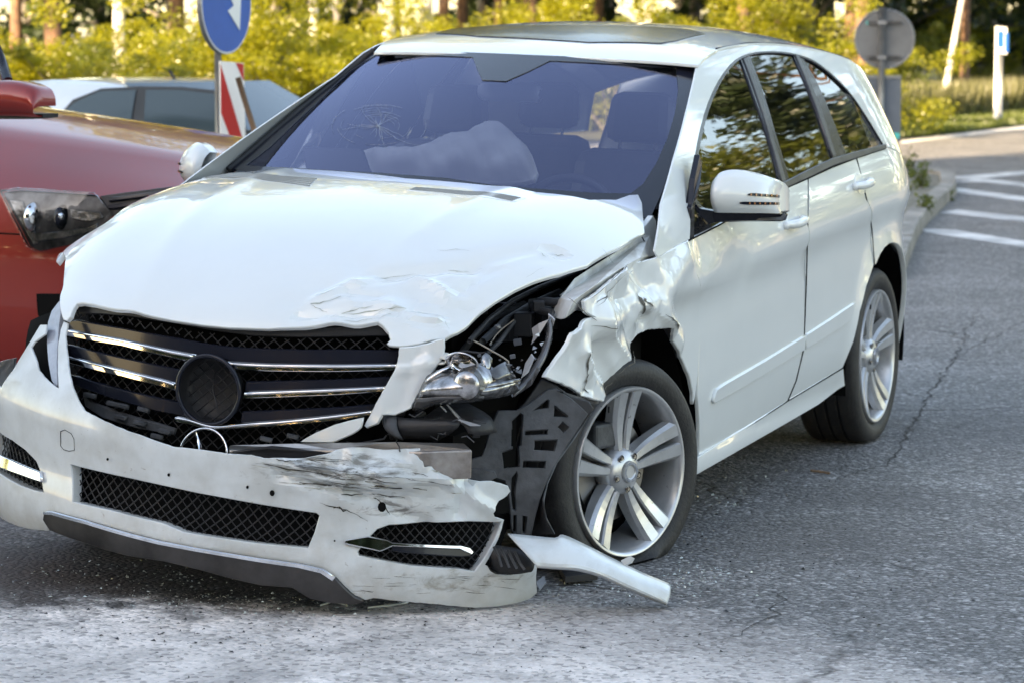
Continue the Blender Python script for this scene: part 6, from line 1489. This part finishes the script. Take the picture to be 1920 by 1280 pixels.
# =================================================================== silver hatchback behind
SHD = math.radians(63); _p = at(345, 20.5)
SMx = trs((float(_p[0]), float(_p[1]), 0), rz=SHD); SIL = Frame(SMx, (0, 0, .6))
sil = thing('silver_hatchback', 'pale silver hatchback parked behind the red car, seen from its side', 'car'); sil.matrix_world = Matrix(SMx.tolist())
sp_ = mat('silver_paint', (.62, .66, .70), .3, coat=1, metal=.3)
_st = [(-2.12, .25, .85, .90, .70, .72, .60), (-2.0, .22, .88, 1.0, .80, .80, .62), (-1.6, .2, .88, 1.23, .84, .85, .62), (-1.1, .2, .88, 1.315, .84, .86, .64), (-.4, .2, .88, 1.335, .84, .86, .65), (.2, .2, .88, 1.29, .84, .86, .65), (.65, .2, .88, 1.12, .84, .86, .70), (1.05, .2, .86, .96, .84, .85, .76), (1.7, .2, .80, .88, .82, .83, .70), (2.05, .22, .68, .76, .74, .76, .60), (2.15, .25, .55, .62, .64, .64, .5)]
shell('body', _st, sp_, sil)
def s_sil(x, z):
    x = np.atleast_1d(np.asarray(x, float)); z = np.atleast_1d(np.asarray(z, float)); x, z = np.broadcast_arrays(x, z)
    t = np.clip((z - .88) / .43, 0, 1.3); return np.stack([x, -(.872 - .215 * t ** 1.15), z], 1)
sgm = mat('car_window_dark', (.03, .05, .06), .08, coat=0, spec=.35)
def SP_(name, pts, m, off=.006, par=None): return patch(name, SIL, s_sil, pts, (-.5, 1.05), m, par or sil, .08, off=off, lip=.004)
SP_('window_frame', [(103, 228), (137, 188), (190, 167), (258, 163), (340, 164), (420, 172), (446, 200), (470, 262), (400, 285), (268, 262), (180, 248)], M['black'], .004)
SP_('rear_window', [(110, 224), (141, 195), (190, 173), (257, 171), (245, 252), (180, 240), (114, 229)], sgm, .012)
SP_('front_window', [(276, 171), (340, 171), (403, 178), (418, 200), (425, 266), (350, 276), (272, 256)], sgm, .012)
def s_sw(y, t):
    y = np.atleast_1d(np.asarray(y, float)); t = np.atleast_1d(np.asarray(t, float)); y, t = np.broadcast_arrays(y, t)
    return np.stack([1.04 - .80 * t - .08 * (y / .7) ** 2, y, .985 + .31 * t], 1)
patch('windscreen', SIL, s_sw, [(-.72, .02, 0), (.72, .02, 0), (.60, 1.0, 0), (-.60, 1.0, 0)], (0, .5), mat('windscreen_dark', (.06, .09, .11), .1, coat=0, spec=.4), sil, .1, off=.02, lip=.006)
MB().box((.62, -.98, .93), (.12, .20, .13), 0, 0, 0, .8).build('door_mirror', sp_, sil, True, .03)
MB().box((-2.0, -.2, 1.18), (.25, 1.1, .03), 0, 0, .2).build('spoiler', sp_, sil, False, .01)
tube('aerial', [(-.1, 0, 1.33), (-.16, 0, 1.38)], .012, M['black'], sil)
for x, y, f in ((1.3, -.80, 0), (-1.3, -.80, 0), (1.3, .80, 1), (-1.3, .80, 1)):
    w = clone(w2, sil); w.matrix_parent_inverse = Matrix(); w.matrix_local = Matrix.Translation((x, y, .31)) @ Matrix.Rotation(PI if not f else 0, 4, 'Z') @ Matrix.Scale(.85, 4)

# =================================================================== signs
zinc = mat('galvanised_steel', (.26, .28, .30), .45, metal=.7, var=.25, vscale=8)
zback = mat('sign_back_grey', (.15, .165, .18), .55, metal=.3, var=.2, vscale=4)
def plane_sign(base, yaw, name, par, pts, m, th, off=0):
    """outline given in metres in the plane of the sign (right, up), facing direction yaw"""
    n = np.array([math.cos(yaw), math.sin(yaw), 0]); r = np.array([-n[1], n[0], 0]); b = np.array(base)
    P = [b + r * a + np.array([0, 0, c]) + n * off for a, c in pts]
    mb = MB(); mb.prism(P, -n * th); return mb.build(name, m, par, False, 0)
def on_pl(px, py, c, yaw):
    n = np.array([math.cos(yaw), math.sin(yaw), 0]); o, d = WORLD.ray(px, py); t = ((c - o) @ n) / (d @ n); p = o + t * d - c; r = np.array([-n[1], n[0], 0]); return (float(p @ r), float(p[2]))
# keep-right sign with striped board
d1 = 18.0; g1 = at(411, d1); toc = CYAW + PI
s1 = thing('road_sign', 'round blue keep-right sign with white arrow on a grey pole behind the red bonnet', 'road sign')
tube('pole', [g1, g1 + [0, 0, 2.3]], .021, zinc, s1, 14)
mpp = d1 / CF
zc_ = CPOS[2] - (8 - 45) * mpp; c1 = at(428, d1 - .08) + [0, 0, zc_ + .0]
yaw1 = toc + math.radians(66)
blue = mat('sign_blue', (.010, .11, .42), .35, var=.1); whs = mat('sign_white', (.75, .76, .75), .4); reds = mat('sign_red', (.50, .018, .018), .4)
circ = lambda r, n=40: [(r * math.cos(q), r * math.sin(q)) for q in np.linspace(0, 2 * PI, n + 1)[:-1]]
plane_sign(c1, yaw1, 'sign_rim', s1, circ(.305), zinc, .03); plane_sign(c1, yaw1, 'sign_plate', s1, circ(.292), blue, .004, .005)
plane_sign(c1, yaw1, 'sign_border', s1, circ(.302), whs, .002, .002)
ar = [(-.19, .16), (-.155, .20), (.06, -.02), (.125, .05), (.155, -.16), (-.055, -.13), (.015, -.065)]
plane_sign(c1, yaw1, 'arrow', s1, [on_pl(a, b, c1, yaw1) for a, b in ((425, 21), (436, 11), (409, -52), (419, -66), (443, -12), (450, -22), (447, 57))], whs, .004, .010)
bd = thing('marker_board', 'red and white diagonally striped marker board on the pole under the blue sign', 'marker board')
cB = at(436, d1 - .1) + [0, 0, CPOS[2] - (200 - 45) * mpp]
yawB = toc + math.radians(28)
pb = lambda L: [on_pl(a, b, cB, yawB) for a, b in L]
plane_sign(cB, yawB, 'board', bd, pb([(413, 115), (457, 119), (462, 340), (415, 335)]), whs, .02)
for q in ([(413.5, 121), (458, 272), (460, 330), (459, 332), (414.5, 212)], [(442, 118.5), (456, 120), (457, 150), (456, 151)], [(415, 262), (440, 337), (416, 334)]):
    plane_sign(cB, yawB, 'red_stripe', bd, pb(q), reds, .003, .003)
stk = thing('wooden_stick', 'thin brown wooden stick leaning against the striped marker board', 'stick')
pw = [at(a, d1 - .25) + [0, 0, CPOS[2] - (b - 45) * mpp] for a, b in ((448, 143), (462, 190), (481, 250))]; pw.append(pw[-1] + (pw[-1] - pw[0]) * 1.15 * np.array([1, 1, 1])); pw[-1][2] = max(0, pw[-1][2]); tube('stick', pw, .018, mat('brown_wood', (.22, .13, .08), .8, var=.4), stk)
# round sign seen from behind, with a board below
d2 = 32.0; m2 = d2 / CF; g2 = at(1650, d2); zz = lambda py: CPOS[2] - (py - 45) * m2
s2 = thing('road_sign', 'grey back of a round sign on its pole behind the tail of the white car', 'road sign')
tube('pole', [g2, g2 + [0, 0, zz(14)]], .036, zinc, s2, 14)
yaw2 = toc - math.radians(8); cS = at(1655, d2 + .06) + [0, 0, zz(73)]
plane_sign(cS, yaw2, 'sign_plate', s2, circ(.316), zback, .004); 
ring_ = [cS + np.array([-math.sin(yaw2) * .316 * math.cos(q), math.cos(yaw2) * .316 * math.cos(q), .316 * math.sin(q)]) for q in np.linspace(0, 2 * PI, 49)[:-1]]
tube('sign_rim', ring_, .010, zinc, s2, 6, True)
for py in (43, 107):
    c = at(1655, d2 + .03) + [0, 0, zz(py)]; plane_sign(c, yaw2, 'clamp_rail', s2, [(-.18, -.018), (.18, -.018), (.18, .018), (-.18, .018)], M['liner'], .03); plane_sign(at(1650, d2 - .05) + [0, 0, zz(py)], yaw2, 'clamp', s2, [(-.05, -.02), (.05, -.02), (.05, .02), (-.05, .02)], zinc, .06)
b2 = thing('board_back', 'grey-blue back of a rectangular board mounted on the same pole under the round sign', 'sign board')
cb2 = at(1652, d2 + .05) + [0, 0, zz(205)]
qd = [on_pl(a, b, cb2, yaw2) for a, b in ((1613, 142), (1690, 143), (1688, 267), (1616, 266))]
plane_sign(cb2, yaw2, 'board', b2, qd, mat('board_blue_grey', (.09, .12, .16), .5, var=.15), .02)
plane_sign(cb2, yaw2, 'top_rail', b2, [on_pl(a, b, cb2, yaw2) for a, b in ((1613, 141), (1690, 142), (1690, 148), (1613, 147))], zinc, .03, .01)
turq = mat('turquoise_sticker', (.02, .45, .45), .5)
plane_sign(cb2, yaw2, 'sticker', b2, [on_pl(a, b, cb2, yaw2) for a, b in ((1672, 250), (1687, 250), (1686, 260), (1673, 260))], turq, .002, .003)
plane_sign(cS, yaw2, 'sticker', s2, [on_pl(a, b, cS, yaw2) for a, b in ((1624, 41), (1637, 41), (1637, 46), (1624, 46))], turq, .002, .006)
# distant post with a blue sign
d3 = 51.0; m3 = d3 / CF; z3_ = lambda py: CPOS[2] - (py - 45) * m3
s3 = thing('post_sign', 'small blue and white sign on a pale post by the far verge', 'road sign')
ga, gb = at(1865, d3), at(1873, d3 + .3)
tube('pole', [ga, ga + [0, 0, z3_(50)]], .038, mat('pale_post', (.62, .63, .62), .5), s3, 12); tube('pole', [gb, gb + [0, 0, z3_(55)]], .035, zinc, s3, 12)
cq = at(1876, d3 - .06) + [0, 0, z3_(76)]; yq = toc + .3
plane_sign(cq, yq, 'sign_plate', s3, [on_pl(a, b, cq, yq) for a, b in ((1868, 50), (1888, 52), (1888, 102), (1868, 100))], whs, .03); plane_sign(cq, yq, 'blue_panel', s3, [on_pl(a, b, cq, yq) for a, b in ((1870, 58), (1882, 58), (1882, 90), (1870, 90))], blue, .004, .005)
plane_sign(cq, yq, 'blue_panel', s3, [on_pl(a, b, cq, yq) for a, b in ((1884, 62), (1890, 62), (1890, 98), (1884, 98))], blue, .02, .02)

# =================================================================== debris on the ground
dm = [mat('glass_crumb', (.55, .62, .60), .1, spec=1, coat=1), mat('dark_chip', (.03, .03, .032), .5), mat('light_grit', (.42, .41, .38), .8)]
def bits(name, label, n, areas, s0, s1, m, seed):
    r = random.Random(seed); mb = MB()
    for k in range(n):
        px, py, sx, sy = areas[r.randrange(len(areas))]; p = G(r.gauss(px, sx), r.gauss(py, sy)); s = r.uniform(s0, s1)
        q = [(p[0] + s * r.uniform(-1, 1), p[1] + s * r.uniform(-1, 1), .001 + s * r.uniform(0, .4)) for _ in range(3)] + [(p[0], p[1], s * r.uniform(.4, 1.0))]
        mb.add(q, [(0, 1, 2), (0, 1, 3), (1, 2, 3), (2, 0, 3)])
    return tag(mb.build(name, m), label, 'debris', kind='stuff')
bits('glass_debris', 'crumbs of broken glass scattered under the nose of the white car', 1500, [(400, 1125, 160, 12), (700, 1145, 160, 8), (1120, 1110, 100, 14), (1330, 930, 60, 40), (1290, 1080, 50, 20), (250, 1080, 150, 20)], .002, .0085, dm[0], 1)
bits('dark_debris', 'black plastic chips scattered round the torn bumper', 800, [(300, 1170, 300, 40), (800, 1190, 300, 40), (1350, 1050, 200, 60), (600, 1130, 200, 20)], .002, .010, dm[1], 2)
bits('grit', 'pale grit and small stones loose on the asphalt', 2600, [(400, 1200, 300, 50), (900, 1220, 300, 40), (1500, 1050, 250, 120), (600, 1130, 300, 15)], .0018, .0065, dm[2], 3)
tw = thing('twig', 'short brown twig lying on the asphalt behind the front wheel', 'twig')
tube('stick', [G(1521, 884) + [0, 0, .006], G(1540, 888) + [0, 0, .009], G(1556, 889) + [0, 0, .006]], .0045, mat('twig_bark', (.30, .20, .13), .8), tw)
rr2 = random.Random(8)
shn = [('long curved sliver of grey trim lying under the bumper', [(600, 1138), (625, 1136), (652, 1138)]), ('thin bent strip of clear plastic under the bumper corner', [(690, 1142), (730, 1144), (762, 1133), (772, 1130)]), ('short pale strip of trim beside the wheel under the torn corner', [(1085, 1082), (1100, 1078), (1118, 1070)])]
for lb, P in shn:
    o = tube('trim_sliver', [G(a, b) + [0, 0, .006 + .01 * (i % 2)] for i, (a, b) in enumerate(P)], .0035, dm[0]); tag(o, lb, 'trim piece', 'trim pieces on the ground')
lbk = MB().prism([G(a, b) + [0, 0, h] for a, b, h in ((1040, 1075, .03), (1080, 1062, .05), (1130, 1075, .03), (1120, 1092, .01), (1060, 1098, .01))], (0, 0, .02)).build('broken_duct', M['black']); tag(lbk, 'black broken duct piece lying in the shadow beside the flat front tyre', 'plastic piece')
gs = MB().prism([G(a, b) + [0, 0, h] for a, b, h in ((1005, 1104, .02), (1020, 1098, .03), (1024, 1104, .02), (1012, 1110, .005))], (0, 0, .003)).build('lens_piece', shard_m); tag(gs, 'bright clear lens fragment just right of the bumper tip', 'glass piece')
for k, (a, b, r) in enumerate(((1540, 1000, .0), (755, 1216, 0), (955, 1195, 0))): pass
